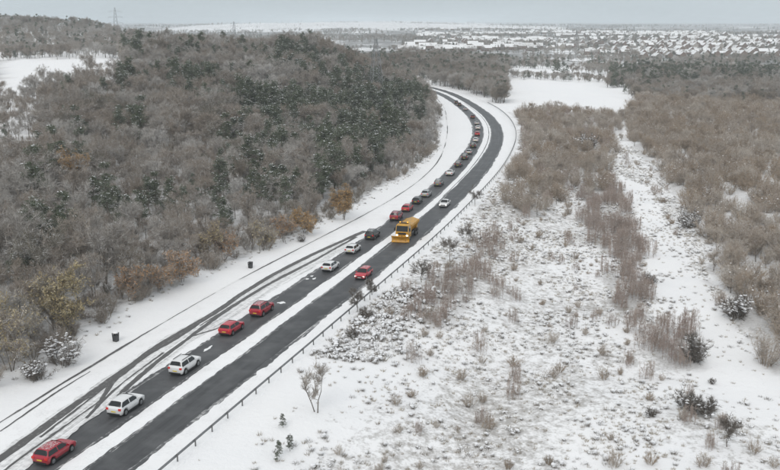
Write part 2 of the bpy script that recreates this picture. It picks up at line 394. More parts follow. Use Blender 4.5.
# ------------------------------------------------------------------ road, snow bands and wheel tracks
def ribbon(name, path, left, right, z, material, thick=0.0, rag=0.0, ragl=.8, step=1.0, seed=0, skirt=0.0):
    """a band along path(s): (n,2) points; left/right offsets per point (scalars or arrays); ragged edges; UV in metres"""
    P = np.asarray(path, float); seg = np.hypot(*np.diff(P, axis=0).T); S = np.r_[0, np.cumsum(seg)]
    s = np.arange(0, S[-1], step); p = np.stack([np.interp(s, S, P[:, 0]), np.interp(s, S, P[:, 1])], 1)
    lf = np.interp(s, S, np.broadcast_to(left, S.shape)); rt = np.interp(s, S, np.broadcast_to(right, S.shape))
    t = np.gradient(p, axis=0); t /= np.linalg.norm(t, axis=1)[:, None]; n = np.stack([t[:, 1], -t[:, 0]], 1)   # to the right
    rg = lambda k: rag * (.6 * vnoise(s / ragl, s * 0 + k, seed) + .4 * vnoise(s / ragl / .27, s * 0 + k + 9, seed) + .9 * vnoise(s / ragl / 6, s * 0 + k + 5, seed))
    lf, rt = lf + rg(.5), rt + rg(7.5)
    b = min(.12, thick * 3) if thick else 0
    offs = [(lf, 0), (lf + b, thick), ((lf + rt) / 2, thick + thick * .3), (rt - b, thick), (rt, 0)] if thick else [(lf, 0), ((lf + rt) / 2, 0), (rt, 0)]
    if skirt: offs = [(lf - .25, -skirt)] + offs + [(rt + .25, -skirt)]
    k = len(offs); m_ = len(s)
    V = np.zeros((m_, k, 3)); U = np.zeros((m_, k, 2))
    for i, (o, h) in enumerate(offs):
        V[:, i, :2] = p + n * o[:, None]; V[:, i, 2] = z + h; U[:, i, 0] = o; U[:, i, 1] = s
    a = (np.arange(m_ - 1)[:, None] * k + np.arange(k - 1)[None]).ravel()
    me = mesh(name, V.reshape(-1, 3), np.stack([a, a + 1, a + k + 1, a + k], 1).tolist(), [material], smooth=True)
    u = me.uv_layers.new(name='lane'); vi = np.zeros(len(me.loops), np.int32); me.loops.foreach_get('vertex_index', vi)
    u.data.foreach_set('uv', U.reshape(-1, 2)[vi].astype(np.float32).ravel())
    return me
yy = np.arange(24, 758, 2.0)
CP = np.stack([C(yy), yy], 1); cosang = 1 / np.sqrt(1 + np.gradient(C(yy), yy) ** 2)
kerb_off = (KERB(yy) - C(yy)) * cosang; barr_off = (BARR(yy) - C(yy)) * cosang
half = np.interp(yy, [60, 120, 185, 245, 300, 400], [.98, 1.05, .8, .85, 1.3, 1.4]) + .12 * vnoise(yy / 17, yy * 0, 66)
lane_r = np.interp(yy, [60, 106, 200, 300], [5.35, 5.5, 5.7, 5.9])
lane_l = np.interp(yy, [60, 90, 106, 140, 165, 250, 340], [-5.5, -5.5, -5.45, -5.1, -4.9, -5.3, -5.6])
tag(link('road', ribbon('road', CP, kerb_off - .3, barr_off + .1, 0.0, M_asphalt, step=2, skirt=.4)), 'wet dark asphalt road curving away between snow bands', 'road', kind='structure')
tag(link('median_snow', ribbon('median_snow', CP, -half, half, .004, M_snow, .04, .2, .7, .5, seed=3)), 'white band of snow between the two lanes', 'snow', kind='structure')
# a thin bare line inside the median band in the bend
tag(link('verge_snow', ribbon('verge_snow', CP, lane_r, barr_off + .9, .004, M_snow, .055, .34, .9, .5, seed=5, skirt=.3)), 'snow covered verge below the safety barrier', 'snow', kind='structure')
tag(link('shoulder_snow', ribbon('shoulder_snow', CP, kerb_off - .5, lane_l, .004, M_snow, .035, .34, .9, .5, seed=6, skirt=.3)), 'snow covered shoulder between the queue and the wood', 'snow', kind='structure')
# smeared slush beside the bands and across the shoulder
def slush_band(o0, o1, z, seed, y0=26, y1=500, m=None):
    k = (yy >= y0) & (yy <= y1); a = np.broadcast_to(o0, yy.shape)[k]; b_ = np.broadcast_to(o1, yy.shape)[k]
    tag(link('slush_band', ribbon('slush_band', CP[k], a, b_, z, m or M_smear, 0, .22, 1.1, .5, seed)), 'grey slush smeared along the edge of the lane', 'slush', kind='structure')
slush_band(half - .15, half + .38, .003, 31, m=M_edge); slush_band(-half - .38, -half + .15, .003, 32, m=M_edge)
slush_band(lane_r - .5, lane_r + .15, .0035, 33, m=M_edge); slush_band(lane_l - .1, lane_l + .5, .0035, 34, m=M_edge)
pix = lambda pts: np.array([ground_at(*p) for p in pts])
def densify(P, n=3):
    P = np.asarray(P, float); seg = np.hypot(*np.diff(P, axis=0).T); S = np.r_[0, np.cumsum(seg)]; s = np.linspace(0, S[-1], max(12, int(S[-1] / 1.5)))
    q = np.stack([np.interp(s, S, P[:, 0]), np.interp(s, S, P[:, 1])], 1)
    for _ in range(n):
        q[1:-1] = (q[:-2] + 2 * q[1:-1] + q[2:]) / 4
    return q
flat = lambda px, py: (lambda u, v: (lambda t: (t * u, t * (math.cos(PITCH) + v * math.sin(PITCH))))(-CAM_H / (-math.sin(PITCH) + v * math.cos(PITCH))))((px - 390) / F_PX, -(py - 235) / F_PX)
def track(pts, wd, z=.062, seed=0, rag=.12, name='wheel_track', ext=None):
    P = [flat(*p) for p in pts]
    if ext: P = [ext] + P
    return tag(link(name, ribbon(name, densify(P, 6), -wd / 2, wd / 2, z, M_slush, 0, rag, .9, .5, seed)), 'dark slushy wheel track across the snowy shoulder', 'wheel track', kind='structure')
def smear(pts, wd, z, seed, ext=None):
    P = [flat(*p) for p in pts]
    if ext: P = [ext] + P
    tag(link('slush_band', ribbon('slush_band', densify(P, 6), -wd / 2, wd / 2, z, M_smear, 0, .4, 1.5, .5, seed)), 'grey slush smeared across the snowy shoulder', 'slush', kind='structure')
smear([(10, 462), (64, 422), (110, 389), (150, 360), (190, 333), (222, 315), (268, 285), (310, 262), (345, 243)], 4.2, .054, 41, ext=(-37, 62))
track([(0, 460), (32, 437), (64, 413), (95.7, 391), (117, 376), (153.8, 349), (185.7, 330), (217.7, 311.5), (244, 292.5), (275.7, 273.5), (310, 256), (342.5, 241), (366, 231)], 1.0, seed=11, ext=(-38.6, 62))
track([(122, 393), (139, 376.5), (160, 360), (190, 337), (222.5, 313.4), (265, 286.5), (310, 263.4), (332, 250.6), (357, 237)], .62, seed=12)
track([(96, 408), (104.5, 398), (108, 388), (115, 378), (128, 367), (153, 352), (175, 340), (200, 324)], .5, z=.066, seed=13)
track([(86, 419), (100, 404), (107, 396), (120, 384), (139, 371), (165, 352)], .34, z=.07, seed=51)
track([(113, 401), (121, 392), (131, 383), (150, 368.5), (172, 352)], .3, z=.074, seed=52)
track([(40, 438), (75, 411), (105, 388), (135, 366)], .25, z=.074, seed=53)
track([(20, 459), (50, 437), (85, 412), (103, 399)], .28, seed=14, ext=(-35.5, 64))
track([(188, 338), (203, 333), (214, 330.5), (222, 327)], .42, z=.07, seed=15)
track([(200, 326), (240, 301), (272, 281.5), (318, 258)], .22, z=.066, seed=16, rag=.1)
kp = np.stack([KERB(yy), yy], 1)
kw = .1 + .1 * vnoise(yy / 13, yy * 0, 77); kw = np.where((yy > 104) & (yy < 124), kw * .45, kw)
tag(link('kerb_line', ribbon('kerb_line', kp, -kw, kw, .075, M_slush, 0, .09, 1.1, .5, 17)), 'thin dark kerb line along the snowy shoulder', 'kerb', kind='structure')
P2 = [flat(*p) for p in [(0, 432), (30, 411), (62, 389), (92, 371)]]
tag(link('kerb_line', ribbon('kerb_line', densify(P2), -.09, .09, .066, M_slush, 0, .08, .9, .5, 18)), 'thin dark kerb line along the snowy shoulder', 'kerb', kind='structure')
# narrow bare line that runs in the median through the bend
ym = np.arange(205, 470, 2.0); 
tag(link('median_track', ribbon('median_track', np.stack([C(ym) + .55, ym], 1), -.11, .11, .058, M_slush, 0, .08, 1.3, .5, 19)), 'narrow bare line inside the median snow', 'wheel track', kind='structure')
# lumps of fallen snow on the lane
def lump(px, py, sx, sy, seed):
    r = np.random.default_rng(seed); n = 14; x0, y0 = flat(px, py)
    ang = math.atan2(1, float(C(y0 + 1) - C(y0 - 1)) / 2)
    rr = 1 + .35 * r.standard_normal(n).clip(-1.2, 1.2)
    v = [(0, 0, .05)] + [(math.cos(t) * sx * q * .6, math.sin(t) * sy * q * .6, .035) for t, q in zip(np.linspace(0, 6.28, n, False), rr)] + [(math.cos(t) * sx * q, math.sin(t) * sy * q, .001) for t, q in zip(np.linspace(0, 6.28, n, False), rr)]
    f = [(0, 1 + k, 1 + (k + 1) % n) for k in range(n)] + [(1 + k, 1 + n + k, 1 + n + (k + 1) % n, 1 + (k + 1) % n) for k in range(n)]
    return link('snow_lump', mesh('snow_lump', v, f, [M_snow], smooth=True), None, (x0, y0, .003), ang)
tag(lump(208, 348.5, 1.0, .22, 1), 'thin sliver of snow on the asphalt behind a red hatchback', 'snow lump')
tag(lump(282, 302.5, .55, .5, 2), 'small white snow lump on the asphalt ahead of a red SUV', 'snow lump')
for k, (a, b) in enumerate([(307, 279), (312, 276), (314.5, 278.5)]):
    tag(lump(a, b, .42, .22, 4 + k), 'small dirty snow lump on the asphalt behind a white hatchback', 'snow lump', 'snow lumps behind the white hatchback')

# ------------------------------------------------------------------ vegetation builders
def unit(a): return a / np.maximum(np.linalg.norm(a, axis=-1, keepdims=True), 1e-9)
class Sticks:
    """tapered three sided branches and thin one-triangle twigs gathered into one mesh"""
    def __init__(self): self.V, self.F, self.M, self.n = [], [], [], 0
    def put(self, V, F, m):
        self.V.append(V.reshape(-1, 3)); self.F.append(F + self.n); self.M.append(np.full(len(F), m)); self.n += len(V.reshape(-1, 3))
    def branches(self, p, q, r0, r1, m=0):
        p, q = np.atleast_2d(p), np.atleast_2d(q); d = unit(q - p); k = len(p)
        a = unit(np.cross(d, np.array([.31, .17, .93]) + 0 * d)); b = np.cross(d, a)
        ring = []
        for e, r in ((p, r0), (q, r1)):
            for t in (0, 2.094, 4.189): ring.append(e + (a * math.cos(t) + b * math.sin(t)) * np.reshape(r, (-1, 1)))
        V = np.stack(ring, 1); base = np.arange(k)[:, None] * 6
        f = [(0, 1, 4), (0, 4, 3), (1, 2, 5), (1, 5, 4), (2, 0, 3), (2, 3, 5)]
        self.put(V, np.concatenate([base + np.array(t)[None] for t in f]), m)
    def blades(self, p, d, ln, wd, r, m=0):
        s = unit(np.cross(d, unit(r.standard_normal(p.shape)))) * (np.reshape(wd, (-1, 1)) / 2)
        V = np.stack([p - s, p + s, p + d * np.reshape(ln, (-1, 1))], 1)
        self.put(V, np.arange(len(p) * 3).reshape(-1, 3), m)
    def leaves(self, p, size, r, m=0):
        a = unit(r.standard_normal(p.shape)); b = unit(np.cross(a, r.standard_normal(p.shape)))
        s = np.reshape(size, (-1, 1))
        V = np.stack([p - a * s * .5, p + b * s * .35, p + a * s * .6], 1)
        self.put(V, np.arange(len(p) * 3).reshape(-1, 3), m)
    def mesh(self, name, mats): return tri_mesh(name, np.concatenate(self.V), np.concatenate(self.F), mats, np.concatenate(self.M))

def bare_tree(seed, H=9.0, Rc=2.9, low=.12, twigs=8, lens=(.45, .95), up=.45, tw=.034, leaf=0, multi=1, leaf_size=.3, limb_n=11):
    """returns trunk sticks and crown sticks of a leafless tree; crown fills an uneven ellipsoid"""
    r = np.random.default_rng(seed); T, K = Sticks(), Sticks()
    lean = np.array([r.normal(0, .05), r.normal(0, .05), 1.0])
    for s in range(multi):
        off = np.array([r.normal(0, .25), r.normal(0, .25), 0]) * (multi > 1); ln = lean + np.array([r.normal(0, .22), r.normal(0, .22), 0]) * (multi > 1)
        hs = np.linspace(0, .8, 5) * H
        pts = off + hs[:, None] * ln + np.c_[r.normal(0, .1, 5), r.normal(0, .1, 5), np.zeros(5)] * (hs[:, None] > 0)
        rad = (.016 * H / math.sqrt(multi)) * np.array([1.25, .95, .7, .45, .2]); pts[0, 2] = -.4
        T.branches(pts[:-1], pts[1:], rad[:-1], rad[1:])
        n = max(4, limb_n // multi)
        h0 = r.uniform(low, .74, n) * H; az = np.arange(n) * 2.4 + r.uniform(0, 6)
        st = np.stack([np.interp(h0, hs, pts[:, k]) for k in range(3)], 1)
        th = np.arccos(np.clip(r.uniform(-.55, .95, n), -1, 1)); lump = r.uniform(.72, 1.15, n)
        en = np.stack([np.cos(az) * np.sin(th) * Rc * lump, np.sin(az) * np.sin(th) * Rc * lump, (.58 + .40 * np.cos(th) * lump) * H], 1) + lean * 0
        en[:, 2] = np.maximum(en[:, 2], st[:, 2] + .3)
        mid = (st + en) / 2 + r.normal(0, .18, st.shape) - np.array([0, 0, .25])
        l0 = np.interp(h0, hs, rad) * .6
        K.branches(st, mid, l0, l0 * .6); K.branches(mid, en, l0 * .6, l0 * .15)
        # boughs off the limbs
        nb = 9; t = r.uniform(.22, 1, (n, nb))
        q = np.where(t[..., None] < .5, st[:, None] + (mid - st)[:, None] * (2 * t[..., None]), mid[:, None] + (en - mid)[:, None] * (2 * t[..., None] - 1)).reshape(-1, 3)
        dirs = unit(unit(en - st)[:, None] * .5 + r.standard_normal((n, nb, 3)) * .55 + np.array([0, 0, up])).reshape(-1, 3)
        bl = r.uniform(.14, .3, len(q)) * Rc * 1.5
        qe = q + dirs * bl[:, None]
        K.branches(q, qe, .012 + .006 * bl, .005 + 0 * bl)
        # branchlets
        n2 = 5; t = r.uniform(.2, 1, (len(q), n2)); p2 = (q[:, None] + (qe - q)[:, None] * t[..., None]).reshape(-1, 3)
        d2 = unit(np.repeat(dirs, n2, 0) * .7 + r.standard_normal((len(p2), 3)) * .6 + np.array([0, 0, up * .6]))
        l2 = r.uniform(.5, 1.1, len(p2)) * Rc * .22 + .15
        K.blades(p2, d2, l2 * 1.15, .045 * np.ones(len(p2)), r)
        # fine twigs
        t = r.uniform(.15, 1.05, (len(p2), twigs)); p3 = (p2[:, None] + (d2 * l2[:, None])[:, None] * t[..., None]).reshape(-1, 3)
        d3 = unit(np.repeat(d2, twigs, 0) * .75 + r.standard_normal((len(p3), 3)) * .6 + np.array([0, 0, up * .5]))
        K.blades(p3, d3, r.uniform(*lens, len(p3)), tw * r.uniform(.7, 1.3, len(p3)), r)
        if leaf:
            k = r.random(len(p3)) < leaf; p4 = p3[k] + d3[k] * r.uniform(.1, .6, (k.sum(), 1))
            K.leaves(p4, leaf_size * r.uniform(.7, 1.4, len(p4)), r, 1)
    return T, K

def shrub(seed, H=2.6, Rc=1.7, stems=16, tw=.03, dens=9, leaf=0, snow=0, upright=.5):
    r = np.random.default_rng(seed); K = Sticks()
    az = r.uniform(0, 6.28, stems); sp = r.uniform(.1, 1, stems) ** .6
    st = np.stack([np.cos(az) * sp * Rc * .25, np.sin(az) * sp * Rc * .25, -.2 + 0 * az], 1)
    en = np.stack([np.cos(az) * sp * Rc * r.uniform(.7, 1.1, stems), np.sin(az) * sp * Rc * r.uniform(.7, 1.1, stems), H * (1 - .5 * sp ** 2) * r.uniform(.7, 1.05, stems)], 1)
    K.branches(st, en, .03 + 0 * az, .008 + 0 * az)
    nb = 9; t = r.uniform(.15, 1, (stems, nb)); q = (st[:, None] + (en - st)[:, None] * t[..., None]).reshape(-1, 3)
    d = unit(np.repeat(unit(en - st), nb, 0) * .6 + r.standard_normal((len(q), 3)) * .55 + np.array([0, 0, upright * .6]))
    l = r.uniform(.25, .6, len(q)) * Rc * .7
    K.blades(q, d, l, .04 + 0 * l, r)
    t = r.uniform(.1, 1.05, (len(q), dens)); p3 = (q[:, None] + (d * l[:, None])[:, None] * t[..., None]).reshape(-1, 3)
    d3 = unit(np.repeat(d, dens, 0) * .6 + r.standard_normal((len(p3), 3)) * .6 + np.array([0, 0, upright * .5]))
    p3[:, 2] = np.maximum(p3[:, 2], .03)
    K.blades(p3, d3, r.uniform(.25, .6, len(p3)) * min(1, H / 2), tw * r.uniform(.7, 1.4, len(p3)), r)
    if leaf:
        k = r.random(len(p3)) < leaf; K.leaves(p3[k] + d3[k] * .2, .15 * r.uniform(.7, 1.4, k.sum()), r, 1)
    if snow:                                              # snow lying on the upper outside twigs
        top = p3[p3[:, 2] > H * .35]; top = top[r.random(len(top)) < snow]
        blob(K, top, .16, r, 1)
    return K

def blob(K, P, size, r, m):
    """little flattened lumps of snow"""
    if not len(P): return
    n = len(P); s = size * r.uniform(.6, 1.5, (n, 1)); a = r.uniform(0, 6.28, (n, 1)); k = 5
    ring = [P + s * np.c_[np.cos(a + 6.283 * i / k), np.sin(a + 6.283 * i / k) * .7, r.uniform(-.35, -.1, (n, 1))] * r.uniform(.7, 1.3, (n, 1)) for i in range(k)]
    V = np.stack([P + np.array([0, 0, 1]) * s * .35] + ring, 1); base = np.arange(n)[:, None] * (k + 1)
    K.put(V, np.concatenate([base + np.array([0, 1 + i, 1 + (i + 1) % k])[None] for i in range(k)]), m)

def pine(seed, H=9.0, Rc=2.3, snow=.5):
    r = np.random.default_rng(seed); T, K = Sticks(), Sticks()
    hs = np.linspace(0, .97, 6) * H; pts = np.c_[r.normal(0, .08, 6), r.normal(0, .08, 6), hs]; pts[0] = (0, 0, -.4)
    rad = .017 * H * np.array([1.1, .9, .7, .5, .3, .1]); T.branches(pts[:-1], pts[1:], rad[:-1], rad[1:])
    n = 42; h = r.uniform(.2, .98, n) * H; az = np.arange(n) * 2.4 + r.uniform(0, 1, n)
    ln = Rc * (1.08 - (h / H)) ** .6 * r.uniform(.55, 1.15, n)
    st = np.c_[0 * h, 0 * h, h]; en = st + np.stack([np.cos(az) * ln, np.sin(az) * ln, ln * r.uniform(-.1, .35, n)], 1)
    K.branches(st, en, .035 + 0 * h, .012 + 0 * h, 2)
    cl = []
    for t in (.45, .72, 1.0):
        c = st + (en - st) * t + r.normal(0, .18, st.shape); cl.append(c[r.random(n) < .5 + t * .5])
    cl = np.concatenate(cl); cs = r.uniform(.4, .75, len(cl)) * (Rc / 2.3)
    m = 70; d = unit(r.standard_normal((len(cl), m, 3)) + np.array([0, 0, .35])); rr = cs[:, None, None] * r.uniform(.15, .75, (len(cl), m, 1))
    p = (cl[:, None] + d * rr * np.array([1, 1, .6])).reshape(-1, 3)
    K.blades(p, d.reshape(-1, 3), r.uniform(.2, .42, len(p)) * np.repeat(cs, m), .07 * r.uniform(.7, 1.4, len(p)), r, 0)
    k = r.random(len(cl)) < snow; base = np.repeat(cl[k], 4, 0); c9 = np.repeat(cs[k], 4)
    blob(K, base + np.c_[r.normal(0, .38, (len(base), 2)) * c9[:, None], .34 * c9 + r.normal(0, .08, len(base))], .14, r, 1)
    return T, K

def whip(seed, H=4.0, n=9, tw=.02):
    """clump of thin upright birch saplings"""
    r = np.random.default_rng(seed); K = Sticks()
    az = r.uniform(0, 6.28, n); d0 = 1.7 * np.sqrt(r.uniform(0, 1, n))
    st = np.c_[np.cos(az) * d0, np.sin(az) * d0, -.2 + 0 * az]; h = H * r.uniform(.45, 1.1, n) * (1.1 - .25 * d0 / 1.7)
    en = st + np.c_[r.normal(0, .22, n), r.normal(0, .22, n), h]
    K.branches(st, en, .022 + 0 * h, .006 + 0 * h)
    m = 30; t = r.uniform(.2, 1, (n, m)); q = (st[:, None] + (en - st)[:, None] * t[..., None]).reshape(-1, 3)
    d = unit(r.standard_normal((len(q), 3)) * .5 + np.array([0, 0, .75])); l = r.uniform(.3, .8, len(q)) * (1.25 - t.ravel())
    K.blades(q, d, l, .024 + 0 * l, r)
    k = 5; p3 = (q[:, None] + (d * l[:, None])[:, None] * r.uniform(.1, 1, (len(q), k))[..., None]).reshape(-1, 3)
    d3 = unit(np.repeat(d, k, 0) + r.standard_normal((len(p3), 3)) * .45)
    K.blades(p3, d3, r.uniform(.2, .5, len(p3)), tw + 0 * p3[:, 0], r)
    return K

def joined(name, T, K, mats):
    """one mesh from a trunk and a crown: mats = [bark, crown, ...]"""
    V = np.concatenate(T.V + K.V); nT = T.n
    F = np.concatenate(T.F + [f + nT for f in K.F]); M = np.concatenate(T.M + [m + 1 for m in K.M])
    return tri_mesh(name, V, F, mats, M)

# prototypes: (trunk mesh, crown mesh) pairs and joined meshes for the masses
BARE = []
for i, kw in enumerate([dict(H=9.5, Rc=3.0), dict(H=10.5, Rc=2.7, low=.15), dict(H=8.5, Rc=3.3, multi=2), dict(H=11.0, Rc=3.3, low=.15), dict(H=7.5, Rc=2.6, multi=3), dict(H=9.0, Rc=2.3, up=.8)]):
    BARE.append(bare_tree(100 + i, **kw))
trunkM = [T.mesh('trunk', [M_bark]) for T, K in BARE]
crownL = [K.mesh('crown', [M_twig]) for T, K in BARE]
crownR = []
for m_ in crownL:
    c = m_.copy(); c.materials[0] = M_twig_right; crownR.append(c)
PINES = [pine(200 + i, H, Rc, s) for i, (H, Rc, s) in enumerate([(9.5, 2.5, .3), (8, 2.3, .42), (11, 2.7, .22), (7, 2.0, .36)])]
pine_trunk = [T.mesh('trunk', [M_bark]) for T, K in PINES]
pine_crown = [K.mesh('crown', [M_needle, M_pine_snow, M_bark]) for T, K in PINES]
SHRUB = [shrub(300 + i, H, Rc, 16, snow=s) for i, (H, Rc, s) in enumerate([(2.4, 1.7, 0), (3.2, 2.0, 0), (1.7, 1.4, 0), (2.8, 2.3, .02)])]
shrub_me = [K.mesh('shrub', [M_twig_right, M_clump_snow]) for K in SHRUB]
dark_me = [shrub(320 + i, H, Rc, 22, dens=14, snow=.012).mesh('shrub', [M_dark_twig, M_clump_snow]) for i, (H, Rc) in enumerate([(2.0, 1.7), (1.5, 1.3), (2.6, 1.5)])]
frost_me = [shrub(330 + i, H, Rc, 26, dens=12, snow=.1).mesh('shrub', [M_dark_twig, M_clump_snow]) for i, (H, Rc) in enumerate([(3.0, 2.3), (2.4, 1.8)])]
dome_me = [shrub(350 + i, H, Rc, 34, dens=11, tw=.03, snow=s, upright=.2).mesh('shrub', [M_twig_right, M_clump_snow]) for i, (H, Rc, s) in enumerate([(4.4, 2.9, 0), (3.8, 3.1, .01), (5.0, 2.7, 0)])]
whip_me = [whip(340 + i, H, n).mesh('sapling', [M_whip]) for i, (H, n) in enumerate([(4.2, 20), (3.4, 17), (5.0, 22)])]

lib = bpy.data.collections.new('planting_stock')               # not linked to the scene: only the masses draw from it
def stock(name, meshes):
    c = bpy.data.collections.new(name)
    for i, m_ in enumerate(meshes):
        o = bpy.data.objects.new('%s_%02d' % (name, i), m_); c.objects.link(o)
    return c
ST_left = stock('wood_stock', [joined('wood_tree', T, K, [M_bark, M_twig]) for T, K in BARE] + [joined('wood_pine', T, K, [M_bark, M_needle, M_pine_snow, M_bark]) for T, K in PINES[:2]] + [K.mesh('brush', [M_twig, M_clump_snow]) for K in SHRUB[:2]])
ST_right = stock('thicket_stock', [joined('thicket_tree', T, K, [M_bark, M_twig_right]) for T, K in BARE] + shrub_me[:2] + whip_me + dome_me)

def mass(name, pts, idx, rot, scl, coll, label):
    """a wood that reads as one mass: instances on points, one object"""
    n = len(pts); me = bpy.data.meshes.new(name)
    me.vertices.add(n); me.vertices.foreach_set('co', np.asarray(pts, np.float32).ravel())
    for nm, ty, dat in (('variant', 'INT', np.asarray(idx, np.int32)), ('turn', 'FLOAT', np.asarray(rot, np.float32)), ('size', 'FLOAT', np.asarray(scl, np.float32))):
        a = me.attributes.new(nm, ty, 'POINT'); a.data.foreach_set('value', dat)
    o = link(name, me)
    g = bpy.data.node_groups.new(name + '_nodes', 'GeometryNodeTree')
    g.interface.new_socket('Geometry', in_out='INPUT', socket_type='NodeSocketGeometry'); g.interface.new_socket('Geometry', in_out='OUTPUT', socket_type='NodeSocketGeometry')
    gi, go = g.nodes.new('NodeGroupInput'), g.nodes.new('NodeGroupOutput')
    ip = g.nodes.new('GeometryNodeInstanceOnPoints'); ci = g.nodes.new('GeometryNodeCollectionInfo')
    ci.inputs['Collection'].default_value = coll; ci.inputs['Separate Children'].default_value = True; ci.inputs['Reset Children'].default_value = True
    def attr(nm, ty):
        a = g.nodes.new('GeometryNodeInputNamedAttribute'); a.data_type = ty; a.inputs['Name'].default_value = nm; return a.outputs['Attribute']
    cx = g.nodes.new('ShaderNodeCombineXYZ'); g.links.new(attr('turn', 'FLOAT'), cx.inputs[2])
    g.links.new(gi.outputs[0], ip.inputs['Points']); g.links.new(ci.outputs[0], ip.inputs['Instance'])
    ip.inputs['Pick Instance'].default_value = True; g.links.new(attr('variant', 'INT'), ip.inputs['Instance Index'])
    g.links.new(cx.outputs[0], ip.inputs['Rotation']); g.links.new(attr('size', 'FLOAT'), ip.inputs['Scale'])
    g.links.new(ip.outputs[0], go.inputs[0])
    md = o.modifiers.new('planting', 'NODES'); md.node_group = g
    return tag(o, label, 'woodland' if 'grass' not in name and 'heather' not in name else 'grass', kind='stuff')

def scatter(x0, x1, y0, y1, sp, seed):
    r = np.random.default_rng(seed)
    X, Y = np.meshgrid(np.arange(x0, x1, sp), np.arange(y0, y1, sp)); X = X + r.uniform(-.48, .48, X.shape) * sp; Y = Y + r.uniform(-.48, .48, Y.shape) * sp
    return X.ravel(), Y.ravel()
def in_view(x, y, m=.475): return (y > 62) & (np.abs(x) < m * y + 12)

def plant(name, meshes, x, y, rz, s, label, cat, group=None, names=('trunk', 'crown')):
    e = bpy.data.objects.new(name, None); col.objects.link(e)
    e.location = (x, y, float(height(x, y))); e.rotation_euler = (0, 0, rz); e.scale = (s, s, s); e.empty_display_size = .3
    for nm, m_ in zip(names, meshes): link(nm, m_, e)
    return tag(e, label, cat, group)
def plant1(name, m_, x, y, rz, s, label, cat, group=None):
    o = link(name, m_, None, (x, y, float(height(x, y))), rz, s); return tag(o, label, cat, group)

SHAPE = ['round crowned leafless frosted tree', 'tall oval leafless frosted tree', 'forked wide leafless frosted tree', 'large broad leafless frosted tree', 'low many stemmed leafless frosted tree', 'narrow upright leafless frosted tree']
# ---- wood on the near side of the queue
xs, ys = scatter(-330, 40, 62, 640, 3.9, 1)
ok = (xs < EDGE(ys) - .8 + 1.2 * vnoise(xs / 6, ys / 6, 3)) & in_view(xs, ys) & ~in_field(xs, ys)
sparse = in_sparse(xs, ys); ok &= ~(sparse & (rng.random(len(xs)) < .72))
xs, ys = xs[ok], ys[ok]
zz = height(xs, ys); dist = np.hypot(xs, ys)
# evergreens stand in patches of the wood
pn = .7 * vnoise(xs / 30, ys / 30, 55) + .8 * vnoise(xs / 6, ys / 6, 56) + .95 * np.exp(-((xs + 18) / 52) ** 2 - ((ys - 300) / 150) ** 2)
is_pine = (pn > .56) & (EDGE(ys) - xs > 7)
is_brush = (EDGE(ys) - xs < 4.5) & (rng.random(len(xs)) < .45)
order = np.argsort(dist)
keepT = [i for i in order if not is_pine[i] and not is_brush[i]][:190]
keepP = [i for i in order if is_pine[i]][:280]
single = np.zeros(len(xs), bool); single[keepT] = True; single[keepP] = True
rot = rng.uniform(0, 6.28, len(xs)); scl = rng.uniform(.48, 1.32, len(xs)) * (.86 + .26 * vnoise(xs / 25, ys / 25, 61)) * np.where(is_pine, 1.15, 1) * np.clip(.62 + (EDGE(ys) - xs) / 26, .62, 1)
var = rng.integers(0, 6, len(xs))
for i in keepT:
    k = var[i]; e_ = EDGE(ys[i]) - xs[i]; where = 'at the verge edge of the roadside wood' if e_ < 7 else ('a few rows inside the roadside wood' if e_ < 18 else 'deep inside the roadside wood')
    plant('bare_tree', (trunkM[k], crownL[k]), xs[i], ys[i], rot[i], scl[i], SHAPE[k] + ' ' + where, 'tree', 'leafless trees ' + where)
for i in keepP:
    k = int(var[i]) % 4; plant('pine_tree', (pine_trunk[k], pine_crown[k]), xs[i], ys[i], rot[i], scl[i] * 1.02, ['bushy', 'heavily snow dusted', 'tall', 'short'][k] + ' dark evergreen ' + ('near the verge of' if EDGE(ys[i]) - xs[i] < 18 else 'deep inside') + ' the roadside wood', 'tree', 'snow dusted evergreens in the roadside wood')
rest = ~single
vv = np.where(is_pine, 6 + var % 2, np.where(is_brush, 8 + var % 2, var))
mass('wood_mass', np.c_[xs, ys, zz][rest], vv[rest], rot[rest], (scl * np.where(is_brush, 1.1, 1))[rest], ST_left, 'leafless wood rising behind the roadside trees')
xs, ys = scatter(-120, 40, 62, 330, 3.0, 21); e_ = EDGE(ys) - xs
ok = (e_ > -.3) & (e_ < 45) & in_view(xs, ys) & (rng.random(len(xs)) < np.where(e_ < 8, .85, .35)) & ~in_sparse(xs, ys)
xs, ys = xs[ok], ys[ok]; nb_ = len(xs)
mass('wood_undergrowth', np.c_[xs, ys, height(xs, ys)], 8 + rng.integers(0, 2, nb_), rng.uniform(0, 6.28, nb_), rng.uniform(.55, 1.15, nb_), ST_left, 'tangled leafless undergrowth along and below the roadside wood')
# trees that keep coloured leaves
def coloured(px, py, H, Rc, leafm, seed, label, leaf=.5, drop=0, name='autumn_tree', multi=3):
    x, y = ground_at(px, py)
    T, K = bare_tree(seed, H=H, Rc=Rc, leaf=leaf, multi=multi, low=.04)
    plant(name, (T.mesh('trunk', [M_bark]), K.mesh('crown', [M_twig, leafm])), x, y, 0, 1.0, label, 'tree')
coloured(70, 340, 9.0, 2.5, M_yellow, 401, 'olive yellow tree standing in grey scrub near the snow topped bin', .9)
coloured(50, 330, 7.5, 2.8, M_yellow, 411, 'wide faded olive tree beside the brighter olive yellow tree', .5)
coloured(160, 292, 4.0, 2.0, M_russet, 412, 'low rusty brown scrub tree touching the russet brown bush', .4)
coloured(225, 262, 5.4, 2.4, M_russet, 413, 'dull rusty tree at the wood edge above the plain dark bin', .3)
coloured(262, 251, 5.0, 2.3, M_yellow, 414, 'pale tan tree at the wood edge past the plain dark bin', .3)
coloured(285, 243, 4.6, 2.0, M_russet, 415, 'small brown leaved tree between pale tan and golden brown trees', .35)
